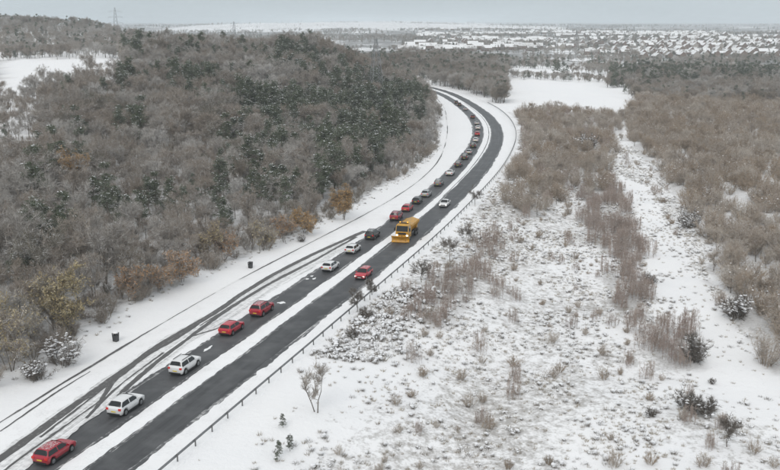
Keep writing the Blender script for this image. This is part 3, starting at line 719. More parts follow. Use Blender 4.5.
coloured(20, 352, 7.8, 2.8, M_yellow, 416, 'pale tan frosted tree overlooking the verge near the snowed bushes', .35)
coloured(12, 372, 7.0, 2.7, M_yellow, 402, 'pale olive tree at the edge of the wood by the verge', .28)
coloured(343, 220, 6.3, 2.3, M_orange, 403, 'golden orange tree at the wood edge beside a dark SUV', .7)
coloured(304, 234, 4.6, 2.2, M_orange, 404, 'low golden brown tree on the verge next to the golden orange tree', .8)
coloured(182, 283, 4.6, 2.4, M_russet, 405, 'russet brown bush at the wood edge above the verge', .65)
coloured(212, 263, 6.5, 2.2, M_yellow, 406, 'faded tan tree behind the russet brown bush', .3)
coloured(74, 200, 11.5, 3.3, M_orange, 407, 'orange brown tree deep inside the grey wood', .95)
coloured(132, 302, 4.2, 1.9, M_russet, 408, 'small russet bush where the verge meets the grey scrub', .25)
x, y = ground_at(62, 366); plant1('frosted_bush', frost_me[0], x, y, .4, 1.25, 'dark bush thickly covered in snow at the verge near the snow topped bin', 'bush')
x, y = ground_at(38, 381); plant1('frosted_bush', frost_me[1], x, y, 1.4, 1.0, 'low snow dusted bush beside the thickly snowed bush', 'bush')
x, y = ground_at(302, 242); plant1('frosted_bush', frost_me[1], x, y, 2.4, .55, 'small snow covered bush on the verge below the golden brown tree', 'bush')

# ---- scrub and thicket beyond the barrier
xs, ys = scatter(20, 330, 62, 540, 4.1, 2)
okR = (soft(RWOOD, xs, ys) & ((vnoise(xs / 6.5, ys / 8, 101) > -.28) | (ys > 300) | (ys < 165))) | ((ys > 330) & (xs > .27 * ys) & (ys < 530) & (xs > 60))
okT = soft(THICKET, xs, ys); okS = soft(STRIP, xs, ys, 1.5)
ok = (okR | okT) & in_view(xs, ys) & (xs > BARR(ys) + 3)
xs, ys, okR, okT, okS = xs[ok], ys[ok], okR[ok], okT[ok], okS[ok]
zz = height(xs, ys); dist = np.hypot(xs, ys); rot = rng.uniform(0, 6.28, len(xs)); u = rng.random(len(xs)); var = rng.integers(0, 6, len(xs))
dome = (okR & (u < .62)) | (okT & (u < .6)); tree = (okR & (u >= .62) & (u < .9)) | (okT & (u >= .6) & (u < .78)); wh = ~dome & ~tree & (okT | okS) & (u < .93); sh = ~tree & ~wh & ~dome
scl = np.where(tree, rng.uniform(.42, .72, len(xs)) * np.where(okT, .85, 1), np.where(dome, rng.uniform(.7, 1.4, len(xs)) * np.where(okT, .85, 1) * np.where(ys < 165, 1.12, 1), rng.uniform(.6, 1.05, len(xs))))
idx = np.where(tree, var, np.where(dome, 11 + var % 3, np.where(wh, 8 + var % 3, 6 + var % 2)))
order = np.argsort(dist)
kt = [i for i in order if tree[i]][:90]; kd = [i for i in order if dome[i]][:170]; kw_ = [i for i in order if wh[i]][:120]; ks = [i for i in order if sh[i]][:50]
single = np.zeros(len(xs), bool)
for i in kt:
    k = var[i]; where = 'in the thicket between barrier and open strip' if okT[i] else 'in the thicket beyond the snowy open strip'
    plant('bare_tree', (trunkM[k], crownR[k]), xs[i], ys[i], rot[i], scl[i], SHAPE[k].replace('frosted', 'brown') + ' ' + where, 'tree', 'leafless trees ' + where); single[i] = True
DOME = ['rounded dome shaped', 'broad low', 'tall rounded']
for i in kd:
    where = 'in the thicket between barrier and open strip' if okT[i] else 'in the thicket beyond the snowy open strip'
    plant1('bare_bush', dome_me[var[i] % 3], xs[i], ys[i], rot[i], scl[i], DOME[var[i] % 3] + ' brown twiggy bush ' + where, 'bush', 'twiggy bushes ' + where); single[i] = True
for i in kw_: plant1('birch_sapling', whip_me[var[i] % 3], xs[i], ys[i], rot[i], scl[i], 'clump of thin saplings among the bushes of the thicket', 'sapling', 'saplings among the thicket bushes'); single[i] = True
for i in ks: plant1('bare_shrub', shrub_me[var[i] % 4], xs[i], ys[i], rot[i], scl[i], 'leafless brown shrub at the foot of the thicket', 'shrub', 'shrubs at the foot of the thicket'); single[i] = True
xs2, ys2 = scatter(30, 110, 80, 300, 2.8, 12); okS2 = soft(STRIP, xs2, ys2, 2.6) & (vnoise(xs2 / 3.5, ys2 / 4.5, 103) > -.55) & ~soft(THICKET, xs2, ys2); xs2, ys2 = xs2[okS2], ys2[okS2]
r7 = np.random.default_rng(15); k2 = np.argsort(np.hypot(xs2, ys2))
for i in k2[:170]:
    v_ = r7.integers(3); plant1('birch_sapling', whip_me[v_], xs2[i], ys2[i], r7.uniform(0, 6), r7.uniform(.45, 1.05), ['mid height', 'short', 'tall'][v_] + ' clump of thin reddish brown saplings in the scrub belt', 'sapling', 'saplings in the scrub belt')
mass('thicket_mass', np.c_[xs, ys, zz][~single], idx[~single], rot[~single], scl[~single], ST_right, 'brown leafless thicket stretching away beyond the open strip')

# patch of saplings on the slope below the barrier
xs, ys = scatter(-10, 60, 90, 200, 2.3, 3); ok = soft(SCRUB, xs, ys, 1.2); r3 = np.random.default_rng(5)
for x, y in zip(xs[ok], ys[ok]):
    plant1('birch_sapling', whip_me[r3.integers(3)], x, y, r3.uniform(0, 6), r3.uniform(.38, .62), 'clump of thin brown saplings on the slope below the barrier', 'sapling', 'saplings on the slope below the barrier')
# low brush dotted over the heath
xs, ys = scatter(-20, 130, 72, 300, 3.9, 4)
ok = (xs > BARR(ys) + 4) & ~soft(RWOOD, xs, ys) & ~soft(STRIP, xs, ys) & ~soft(THICKET, xs, ys) & ~inside(TRACK, xs, ys) & in_view(xs, ys, .44) & (r3.random(len(xs)) < .5) & ~((ys < 112) & (xs < BARR(ys) + 12))
for x, y in zip(xs[ok], ys[ok]):
    q = r3.random(); q = q if vnoise(np.array(x / 23), np.array(y / 23), 97) > -.2 else q * .5; nm, lst = ('bare_shrub', shrub_me) if q < .55 else ('birch_sapling', whip_me)
    plant1(nm, lst[r3.integers(3)], x, y, r3.uniform(0, 6), r3.uniform(.3, .62) * (1 + .5 * float(vnoise(np.array(x / 17), np.array(y / 17), 95))), 'small wispy leafless shrub on the snowy heath' if q < .55 else 'short wispy brown sapling on the snowy heath', 'shrub' if q < .55 else 'sapling', 'wispy shrubs on the heath' if q < .55 else 'wispy saplings on the heath')
# individual small trees and bushes
def small_tree(px, py, H, Rc, seed, label, mat=M_twig, **kw):
    x, y = ground_at(px, py); T, K = bare_tree(seed, H=H, Rc=Rc, limb_n=8, twigs=6, lens=(.2, .5), tw=.026, **kw)
    plant('small_tree', (T.mesh('trunk', [M_bark]), K.mesh('crown', [mat])), x, y, 0, 1.0, label, 'tree')
small_tree(450, 262, 4.4, 1.7, 501, 'small round crowned bare tree standing alone below the barrier', M_dark_twig, low=.4)
small_tree(422, 283, 3.2, 1.4, 502, 'small spreading bare tree on the slope beside the saplings', M_dark_twig)
small_tree(475, 205, 3.6, 1.5, 503, 'bare tree right against the barrier in the bend', M_dark_twig)
small_tree(357, 313, 3.6, .9, 504, 'slim bare tree touching the barrier', M_dark_twig)
small_tree(370, 301, 3.2, .7, 505, 'slim bare tree beside the barrier next to another slim tree', M_dark_twig)
small_tree(316, 412, 5.6, 1.5, 506, 'leafless birch on open snow below the barrier', M_twig, up=.9, low=.15, multi=2)
small_tree(727, 447, 3.2, 1.0, 507, 'tiny bare tree standing alone on open snow beyond the dark bush', M_dark_twig)
small_tree(466, 243, 3.2, 1.7, 508, 'low wide bare tree between the round tree and the saplings', M_dark_twig, multi=2)
def bush(px, py, m_, s, label, rz=0): x, y = ground_at(px, py); plant1('bare_bush', m_, x, y, rz, s, label, 'bush')
bush(688, 412, dark_me[0], 1.15, 'dark wide bush on open snow between the sapling belt and the tiny tree')
bush(706, 414, dark_me[1], 1.2, 'dark bush leaning against the dark wide bush on open snow', 1)
bush(692, 362, dark_me[2], 1.45, 'tall dark bush at the foot of the sapling belt', 2)
bush(649, 284, dark_me[1], 1.1, 'small dark bush at the edge of the snowy open strip', 3)
bush(651, 418, dark_me[1], .62, 'tiny dark bush on snow beside a wispy sapling', 4)
bush(712, 385, dark_me[1], .45, 'very small dark bush above the dark wide bush', 5)
bush(690, 228, frost_me[0], 1.4, 'snow dusted dark bush where the thicket meets the open strip', 1)
bush(588, 150, frost_me[0], 1.9, 'large white frosted bush in the brown thicket', 1)
bush(737, 318, frost_me[1], 1.5, 'snow dusted bush at the thicket edge beside the open strip', 2)
bush(352, 338, dark_me[1], .8, 'dark gorse bush near the barrier and the slim trees', 2)
bush(366, 318, dark_me[0], .7, 'bushy dark shrub below the slim trees by the barrier', 4)
def conifer(px, py, h, seed, label):
    x, y = ground_at(px, py); T, K = pine(seed, 7, 2.0, .2); s = h / 7
    plant('conifer_sapling', (T.mesh('trunk', [M_bark]), K.mesh('crown', [M_needle, M_pine_snow, M_bark])), x, y, 0, s, label, 'sapling')
conifer(283, 430, 1.5, 601, 'tiny dark conifer alone on the snow below the birch')
conifer(279, 457, 1.6, 602, 'dark conifer sapling with a twin beside it on the snow')
conifer(290, 452, 1.7, 603, 'dark conifer sapling, taller of a close pair on the snow')
conifer(277, 464, 1.0, 604, 'lowest dark conifer sapling in front of the close pair')

# ---- dead grass and heather through the snow
def tuft(seed, n, h, mat, heath=False):
    r = np.random.default_rng(seed); K = Sticks(); a = r.uniform(0, 6.28, n); d0 = r.uniform(0, .16 if not heath else .3, n)
    p = np.c_[np.cos(a) * d0, np.sin(a) * d0, -.03 + 0 * a]
    d = unit(np.c_[np.cos(a) * r.uniform(.1, .9, n), np.sin(a) * r.uniform(.1, .9, n), r.uniform(.4, 1, n)])
    K.blades(p, d, r.uniform(.5, 1.1, n) * h, .03 + 0 * a, r)
    if heath: blob(K, np.c_[r.normal(0, .16, 5), r.normal(0, .16, 5), h * r.uniform(.5, .8, 5)], .13, r, 1)
    return K.mesh('tuft', [mat, M_clump_snow])
ST_grass = stock('grass_stock', [tuft(700 + i, 26, h, M_grass) for i, h in enumerate((.4, .55, .3))] + [tuft(710 + i, 46, h, M_heather, True) for i, h in enumerate((.4, .55))])
xs, ys = scatter(-30, 150, 64, 330, .72, 6)
dn = vnoise(xs / 6, ys / 6, 71) + .5 * vnoise(xs / 2.1, ys / 2.1, 72) + .5 * vnoise(xs / 19, ys / 19, 73)
by_rail = np.exp(-((xs - BARR(ys) - 5) / 6) ** 2) * ((ys > 100) & (ys < 130))
p = np.clip(.46 + .7 * dn, .05, .97) * np.where(inside(TRACK, xs, ys), .4, 1) * np.where((ys < 100) & (xs < BARR(ys) + 10), .3, 1)
r4 = np.random.default_rng(9); ok = (xs > BARR(ys) + 1.5) & in_view(xs, ys, .45) & (r4.random(len(xs)) < np.maximum(p, by_rail)) & ~soft(RWOOD, xs, ys)
xs, ys, br = xs[ok], ys[ok], by_rail[ok]
heath = r4.random(len(xs)) < .3 + .6 * br
mass('dead_grass_tufts', np.c_[xs, ys, height(xs, ys)], np.where(heath, 3 + r4.integers(0, 2, len(xs)), r4.integers(0, 3, len(xs))), r4.uniform(0, 6.28, len(xs)), r4.uniform(.5, 1.25, len(xs)) * np.where(br > .4, 1.3, 1), ST_grass, 'dead grass and heather poking through snow on the heath')
xs, ys = scatter(-60, 30, 70, 300, 1.0, 8); ok = (xs < EDGE(ys) + 1.6) & (xs > EDGE(ys) - 3) & (r4.random(len(xs)) < .45)
xs, ys = xs[ok], ys[ok]
mass('verge_grass_tufts', np.c_[xs, ys, height(xs, ys)], r4.integers(0, 4, len(xs)), r4.uniform(0, 6.28, len(xs)), r4.uniform(.5, 1.2, len(xs)), ST_grass, 'dead grass along the edge of the roadside wood')

# ------------------------------------------------------------------ country beyond the bend
def bearing(px): return (px - 390) * math.cos(PITCH) / F_PX          # x / y of a photograph column near the horizon
def scatter_far(px0, px1, d0, d1, n, seed):
    r = np.random.default_rng(seed); a = r.uniform(bearing(px0), bearing(px1), n); d = np.sqrt(r.uniform(d0 ** 2, d1 ** 2, n)); y = d / np.sqrt(1 + a * a)
    return a * y, y
ST_far = stock('far_stock', [joined('far_tree', T, K, [M_bark, M_twig]) for T, K in BARE[:4]] + [joined('far_pine', T, K, [M_bark, M_needle, M_pine_snow, M_bark]) for T, K in PINES[:3]])
FX, FY, FV, FS = [], [], [], []
r5 = np.random.default_rng(77)
def far_wood(x, y, pine_share=.1, s=(.8, 1.15)):
    n = len(x); v = np.where(r5.random(n) < pine_share, 4 + r5.integers(0, 3, n), r5.integers(0, 4, n))
    FX.append(x); FY.append(y); FV.append(v); FS.append(r5.uniform(*s, n))
x, y = scatter_far(432, 507, 470, 760, 900, 1); k = (x > BARR(y) + 4) & (x < np.where(y < 640, .130 * y - 1 + 4 * vnoise(y / 20, y * 0, 4), .2 * y)); far_wood(x[k], y[k], .12)   # outside of the bend
x, y = scatter_far(330, 510, 660, 980, 2200, 2); k = (x > C(y) + 14) & (x < .135 * y); far_wood(x[k], y[k], .3)
x, y = scatter_far(130, 430, 640, 950, 1900, 3); k = x < KERB(y) - 12; k &= ~in_field(x, y); far_wood(x[k], y[k], .2)
x, y = scatter_far(-20, 270, 700, 1250, 2600, 4); k = (vnoise(x / 60, y / 60, 15) > -.5) & ~in_field(x, y); far_wood(x[k], y[k], .18)
x, y = scatter_far(-20, 240, 430, 470, 100, 5); k = in_field(x, y) & (r5.random(len(x)) < .22); k |= ~in_field(x, y); far_wood(x[k], y[k], .05)
x, y = scatter_far(610, 800, 500, 760, 1700, 6); k = x > (.258 + .03 * vnoise(y / 25, y * 0, 53) + .012 * vnoise(y / 8, x / 8, 54)) * y; far_wood(x[k], y[k], .1, (.5, .9))
x, y = scatter_far(665, 800, 650, 780, 420, 16); far_wood(x, y, .75, (.9, 1.25))
x, y = scatter_far(615, 700, 600, 760, 160, 7); far_wood(x, y, .75, (.9, 1.3))
x, y = scatter_far(505, 640, 655, 690, 150, 8); far_wood(x, y, .25, (.3, .62))
x, y = scatter_far(440, 560, 800, 1000, 330, 9); k = (vnoise(x / 50, y / 50, 16) > 0) ; far_wood(x[k], y[k], .4, (.7, 1.1))
x, y = scatter_far(400, 800, 1000, 3400, 8000, 10); k = vnoise(x / 110, y / 90, 17) + .5 * vnoise(x / 30, y / 40, 18) > .1; far_wood(x[k], y[k], .25, (.6, 1.1))
x, y = scatter_far(-20, 420, 1200, 3200, 3500, 11); k = vnoise(x / 150, y / 220, 19) + .4 * vnoise(x / 40, y / 50, 20) > .0; far_wood(x[k], y[k], .2)
x, y = scatter_far(-20, 800, 3200, 7000, 7000, 12); k = (vnoise(x / 330, y / 160, 29) + .4 * vnoise(x / 70, y / 60, 30) > .15) & ~((np.abs(x + 120) < 700) & (y > 3700) & (r5.random(len(x)) < .85)); far_wood(x[k], y[k], .3, (.8, 1.3))
x, y = scatter_far(590, 800, 760, 1120, 900, 13); k = vnoise(x / 45, y / 60, 38) > -.15; far_wood(x[k], y[k], .35, (.6, .95))
# hedge lines between the far fields
for q in range(26):
    a0 = r5.uniform(bearing(250), bearing(800)); d0 = r5.uniform(1500, 5200); n = 45; ln = r5.uniform(150, 420); th = r5.normal(0, .5)
    t = r5.uniform(-.5, .5, n) * ln; far_wood(a0 * d0 + np.cos(th) * t, d0 + np.sin(th) * t + r5.normal(0, 4, n), .1, (.45, .9))
FX, FY, FV, FS = map(np.concatenate, (FX, FY, FV, FS))
mass('far_woodland', np.c_[FX, FY, height(FX, FY)], FV, r5.uniform(0, 6.28, len(FX)), FS, ST_far, 'far woods and hedges across the snowy valley')
# the rows of trees at the field edges can be told apart
def far_tree(px, d, k, s, label, group, pine_=False):
    a = bearing(px); y = d / math.sqrt(1 + a * a); x = a * y
    if pine_: plant('pine_tree', (pine_trunk[k % 4], pine_crown[k % 4]), x, y, px, s, label, 'tree', group)
    else: plant('bare_tree', (trunkM[k % 6], crownL[k % 6]), x, y, px, s, label, 'tree', group)
for k, px in enumerate([556, 560, 565, 569, 574, 579, 584, 589, 595, 601]):
    far_tree(px, 725 + 9 * math.sin(k * 2.1), k, 1.15 + .15 * math.sin(k * 3.3), 'dark evergreen in the row behind the snow field' if k < 4 else 'leafless tree in the row behind the snow field', 'evergreens in the row behind the snow field' if k < 4 else 'leafless trees in the row behind the snow field', k < 4)
for k, px in enumerate([613, 619, 626, 632, 637, 643, 650, 656, 662, 669, 676, 684]):
    far_tree(px, 650 + 14 * math.sin(k * 1.7), k, 1.25 + .2 * math.sin(k * 2.3), 'tall dark evergreen in the clump beside the snow field', 'evergreens in the clump beside the snow field', True)
for k, (px, d) in enumerate([(95, 448), (88, 453), (103, 442), (112, 450), (122, 445), (131, 453)]):
    far_tree(px, d, k, .95 + .12 * math.sin(k * 2), 'leafless tree standing against the white field in the wood', 'leafless trees against the white field')
for k, px in enumerate([508, 514, 519, 525, 531]): far_tree(px, 672, k + 2, .62, 'low tree on the near edge of the far snow field', 'low trees at the far snow field')

# ------------------------------------------------------------------ houses of the far town
def roof_material():
    m, N, L, b = new_mat('snowy_roof'); oi = N.new('ShaderNodeObjectInfo'); t = N.new('ShaderNodeTexCoord')
    n1 = noise(N, L, .35, 5, t.outputs['Object'], .6)
    f = math_node(N, L, 'MULTIPLY', rng_node(N, L, oi.outputs['Random'], .45, 1.0, 0, .8), rng_node(N, L, n1, .35, .65, .1, 1))
    L.new(mixc(N, L, f, (.82, .83, .84), (.3, .29, .28)), b.inputs['Base Color']); b.inputs['Roughness'].default_value = .75; return m
M_walls = [plain('brick_wall', (.2, .15, .125), .8), plain('render_wall', (.36, .33, .3), .8), plain('stone_wall', (.24, .22, .2), .8)]
M_roof = roof_material(); M_dark = plain('window_glass', (.03, .035, .04), .2)
def house_mesh(w_, l_, eave, ridge, wall, chim=True):
    b = MB(); x, y = l_ / 2, w_ / 2
    b.add([(-x, -y, -1.5), (x, -y, -1.5), (x, y, -1.5), (-x, y, -1.5), (-x, -y, eave), (x, -y, eave), (x, y, eave), (-x, y, eave), (-x, 0, ridge), (x, 0, ridge)],
          [(0, 1, 5, 4), (2, 3, 7, 6), (1, 2, 6, 9, 5), (3, 0, 4, 8, 7)], 0)
    o, t = .35, .16
    for s in (-1, 1):
        e = s * (y + o); ez = eave - o * (ridge - eave) / y
        p = [(-x - .2, e, ez), (x + .2, e, ez), (x + .2, 0, ridge + .03), (-x - .2, 0, ridge + .03)]
        q = [(a, c, d + t) for a, c, d in p]
        b.add(p + q, [(4, 5, 6, 7), (0, 1, 5, 4), (1, 2, 6, 5), (3, 0, 4, 7), (0, 3, 2, 1)] if s < 0 else [(7, 6, 5, 4), (4, 5, 1, 0), (5, 6, 2, 1), (7, 4, 0, 3), (1, 2, 3, 0)], 1)
    if chim: b.box(x * .6, 0, ridge + .35, .7, .55, 1.2, m=0); b.box(x * .6, 0, ridge + 1.0, .74, .6, .1, m=1)
    n = max(2, int(l_ / 3))
    for s in (-1, 1):
        for i in range(n):
            for z in (1.4, 4.0):
                if z + .7 < eave: b.box(-x + l_ * (i + .5) / n, s * (y + .012), z, 1.1, .03, 1.2, m=2)
    return mesh('house', b.v, b.f, [wall, M_roof, M_dark], b.m)
HOUSES = [house_mesh(8.5, 9, 4.6, 8.4, M_walls[0]), house_mesh(8.5, 14, 4.6, 8.4, M_walls[0]), house_mesh(8.5, 10, 4.6, 8.6, M_walls[1]), house_mesh(9, 24, 4.6, 8.4, M_walls[0]), house_mesh(9, 12, 2.9, 6.2, M_walls[2])]
H_TXT = ['brown brick house with a snowy gable roof in the far town', 'long brick house with a snowy gable roof in the far town', 'pale rendered house with a snowy gable roof in the far town', 'long brick terrace under one snowy roof in the far town', 'low stone bungalow with a snowy roof in the far town']
placed = []
def house(x, y, k, rz, s=1.0, label=None, group='houses of the far town', tol=11):
    for a, b in placed:
        if (a - x) ** 2 + (b - y) ** 2 < tol ** 2: return
    placed.append((x, y))
    o = link('house', HOUSES[k], None, (x, y, float(height(x, y))), rz, s * r6.uniform(.78, 1.0)); tag(o, label or H_TXT[k], 'house', group)
r6 = np.random.default_rng(31)
# streets of the near part of the town
for q in range(19):
    d0 = 1130 + q * 36 + r6.normal(0, 12); y0 = d0
    th = [.10, -.14][q % 2] + r6.normal(0, .08)
    x0, x1 = bearing(548 if q > 1 else 640) * y0, bearing(795) * y0
    x_ = x0 + r6.uniform(0, 12)
    while x_ < x1:
        px = 390 + x_ / y0 * 923
        if vnoise(np.array(x_ / 110.), np.array(y0 / 90.), 44) > -.2 and len(placed) < 215:
            k = r6.choice([0, 1, 2, 3, 4], p=[.3, .25, .2, .1, .15])
            house(x_, y0 + th * (x_ - x0) * .4 + r6.normal(0, 5), k, th + (math.pi / 2 if (q % 3) < 2 else 0) + r6.normal(0, .05))
        x_ += r6.uniform(12, 20)
# village in the middle distance
for (px, d, k, rz) in [(403, 1150, 1, .1), (412, 1190, 3, .05), (421, 1120, 1, -.2), (428, 1230, 3, 0), (437, 1150, 0, .3), (444, 1180, 3, .05), (453, 1130, 3, 0), (462, 1210, 1, .2), (468, 1150, 3, .05), (478, 1230, 1, 0), (487, 1140, 1, .1), (494, 1190, 0, .2), (499, 1250, 1, 0), (508, 1200, 3, .05), (517, 1260, 1, 0), (524, 1220, 3, .1), (532, 1180, 1, .2), (540, 1230, 0, 0), (410, 1300, 1, 0), (450, 1320, 3, 0), (473, 1340, 1, 0), (506, 1350, 3, 0)]:
    d += 190; a = bearing(px); house(a * d, d, k, rz, 1.25 + .1 * math.sin(px), ['brick house with a snowy roof in the village behind the wood', 'long brick house with a snowy roof in the village behind the wood', '', 'brick terrace with a wide snowy roof in the village behind the wood'][k], 'village behind the wood', 5)
for (px, d, k, rz, lab) in [(284, 905, 1, .1, 'long house with a snowy roof above the wooded ridge beside a pylon'), (262, 930, 0, .2, 'house with a snowy roof above the wooded ridge near the long house')]:
    a = bearing(px); house(a * d, d, k, rz, 1.0, lab, 'houses above the wooded ridge', 5)
for (px, d, k, rz) in [(76, 1080, 3, .2), (70, 1120, 1, .1), (84, 1050, 1, .3), (90, 1090, 0, .2), (97, 1040, 3, .2), (62, 1150, 1, 0), (93, 1140, 3, .1), (101, 1000, 1, .2), (155, 1250, 1, 0), (172, 1160, 3, .3), (180, 1140, 3, .3), (18, 1150, 1, 0), (40, 1180, 1, 0)]:
    a = bearing(px); house(a * d, d, k, rz, .95, ['brick house with a snowy roof on the wooded hillside', 'long brick house with a snowy roof on the wooded hillside', '', 'brick terrace with a snowy roof on the wooded hillside'][k], 'houses on the wooded hillside', 5)
# the rest of the town, too many and too far to tell apart
pts = []
for q in range(24):
    d0 = 1720 + q * 60; x0 = bearing(420) * d0; x_ = x0
    while x_ < bearing(800) * d0:
        if vnoise(np.array(x_ / 170.), np.array(d0 / 130.), 45) > .12: pts.append((x_, d0 + r6.normal(0, 10)))
        x_ += r6.uniform(12, 26)
pts = np.array(pts); ST_house = stock('house_stock', HOUSES)
o = mass('far_town_houses', np.c_[pts, height(pts[:, 0], pts[:, 1])], r6.integers(0, 5, len(pts)), r6.choice([.1, 1.6, -.15], len(pts)) + r6.normal(0, .1, len(pts)), r6.uniform(.9, 1.2, len(pts)), ST_house, 'crowded snowy roofs of the town far across the valley')
o['category'] = 'town'

# ------------------------------------------------------------------ church and pylons
M_stone = plain('church_stone', (.16, .15, .14), .85); M_steel = plain('galvanised_steel', (.3, .31, .32), .5, .5)
cx_, cy_ = bearing(577) * 2300, 2300
ch = bpy.data.objects.new('church', None); col.objects.link(ch); ch.location = (cx_, cy_, float(height(cx_, cy_)))
ch.scale = (.62, .62, .62)
tag(ch, 'stone church with a pointed spire on the skyline above the town', 'church')
b = MB(); b.box(0, 0, 9, 7, 7, 20); b.build('tower', M_stone, ch)
b = MB(); b.cyl((0, 0, 26), (0, 0, 1), 4.4, 14, 8, r2=.1); b.build('spire', M_stone, ch)
b = MB(); b.add([(4, -5, -1), (26, -5, -1), (26, 5, -1), (4, 5, -1), (4, -5, 7), (26, -5, 7), (26, 5, 7), (4, 5, 7), (4, 0, 12), (26, 0, 12)], [(0, 1, 5, 4), (2, 3, 7, 6), (1, 2, 6, 9, 5), (3, 0, 4, 8, 7)]); nv = b.build('nave', M_stone, ch)
b = MB(); b.add([(3.8, -5.4, 6.7), (26.2, -5.4, 6.7), (26.2, 0, 12.2), (3.8, 0, 12.2), (3.8, 5.4, 6.7), (26.2, 5.4, 6.7)], [(0, 1, 2, 3), (3, 2, 5, 4)]); b.build('roof', M_roof, ch)

def pylon(px, d, H, base_w, label, arms=True, bar=.16):
    a = bearing(px); x, y = a * d, d
    e = bpy.data.objects.new('pylon', None); col.objects.link(e); e.location = (x, y, float(height(x, y)) - .3); e.rotation_euler = (0, 0, .35)
    tag(e, label, 'pylon')
    b = MB(); wz = lambda z: base_w / 2 * (1 - z / H) ** .8 + .35
    zs = [H * (1 - (1 - k / 11) ** 1.25) for k in range(12)]
    cor = ((-1, -1), (1, -1), (1, 1), (-1, 1))
    for z0, z1 in zip(zs[:-1], zs[1:]):
        for i in range(4):
            c0, c1 = cor[i], cor[(i + 1) % 4]
            b.bar((c0[0] * wz(z0), c0[1] * wz(z0), z0), (c0[0] * wz(z1), c0[1] * wz(z1), z1), bar)
            b.bar((c0[0] * wz(z0), c0[1] * wz(z0), z0), (c1[0] * wz(z1), c1[1] * wz(z1), z1), bar * .55)
            b.bar((c1[0] * wz(z0), c1[1] * wz(z0), z0), (c0[0] * wz(z1), c0[1] * wz(z1), z1), bar * .55)
    b.build('lattice_tower', M_steel, e)
    if arms:
        for f in (.62, .76, .9):
            b = MB(); z = H * f; ln = H * .16 * (1.1 if f < .8 else .9)
            for s in (-1, 1):
                for q in (-1, 1): b.bar((s * wz(z), q * wz(z), z), (s * ln, 0, z + .3), bar * .6); b.bar((s * wz(z + 2), q * wz(z + 2), z + 2), (s * ln, 0, z + .3), bar * .6)
                b.bar((s * ln, 0, z + .3), (s * ln, 0, z - 2), bar * .8)
            b.build('cross_arm', M_steel, e)
pylon(116, 1400, 60, 9, 'tall lattice pylon on the skyline above the wooded hillside', bar=.3)
pylon(234, 1900, 40, 8, 'small distant lattice pylon far beyond the wooded ridge', bar=.3)
pylon(293, 820, 33, 6, 'lattice pylon rising behind the wooded ridge beside the house', bar=.22)
pylon(376, 435, 27, 5.4, 'lattice tower standing among the trees of the wooded hill', bar=.15, arms=False)

# ------------------------------------------------------------------ safety barrier
M_rail = plain('barrier_steel', (.24, .245, .25), .6, .4); M_post = plain('barrier_post', (.17, .17, .17), .7, .3)
yb = np.arange(58, 470, .5); pb = np.stack([BARR(yb) + .25, yb], 1); sb = np.r_[0, np.cumsum(np.hypot(*np.diff(pb, axis=0).T))]
def at_s(s): return np.interp(s, sb, pb[:, 0]), np.interp(s, sb, pb[:, 1])
def rail_dir(s): (x0, y0), (x1, y1) = at_s(max(0, s - 1)), at_s(s + 1); t = np.array([x1 - x0, y1 - y0]); return t / np.linalg.norm(t)
bar_e = bpy.data.objects.new('safety_barrier', None); col.objects.link(bar_e)
bar_e.location = (float(pb[0, 0]), float(pb[0, 1]), 0); tag(bar_e, 'long grey steel safety barrier on posts between road and snowy slope', 'barrier')
prof = [(-.04, .46), (-.07, .50), (-.02, .58), (-.02, .64), (-.07, .72), (-.04, .76)]
S_ = np.arange(0, sb[-1], 1.6); Vr = []
for s in S_:
    x, y = at_s(s); t = rail_dir(s); n = np.array([t[1], -t[0]])
    Vr += [(x + n[0] * o - pb[0, 0], y + n[1] * o - pb[0, 1], z) for o, z in prof]
k = len(prof); Fr = [(i * k + j, i * k + j + 1, (i + 1) * k + j + 1, (i + 1) * k + j) for i in range(len(S_) - 1) for j in range(k - 1)]
link('rail', mesh('rail', Vr, Fr, [M_rail], smooth=True), bar_e)
post_b = MB().box(0, 0, .24, .12, .07, 1.1); post_me = mesh('post', post_b.v, post_b.f, [M_post])
for s in np.arange(1, sb[-1] - 2, 3.2):
    x, y = at_s(s); t = rail_dir(s); link('post', post_me, bar_e, (x + .07 - pb[0, 0], y - .02 - pb[0, 1], 0), math.atan2(t[1], t[0]) - math.pi / 2)

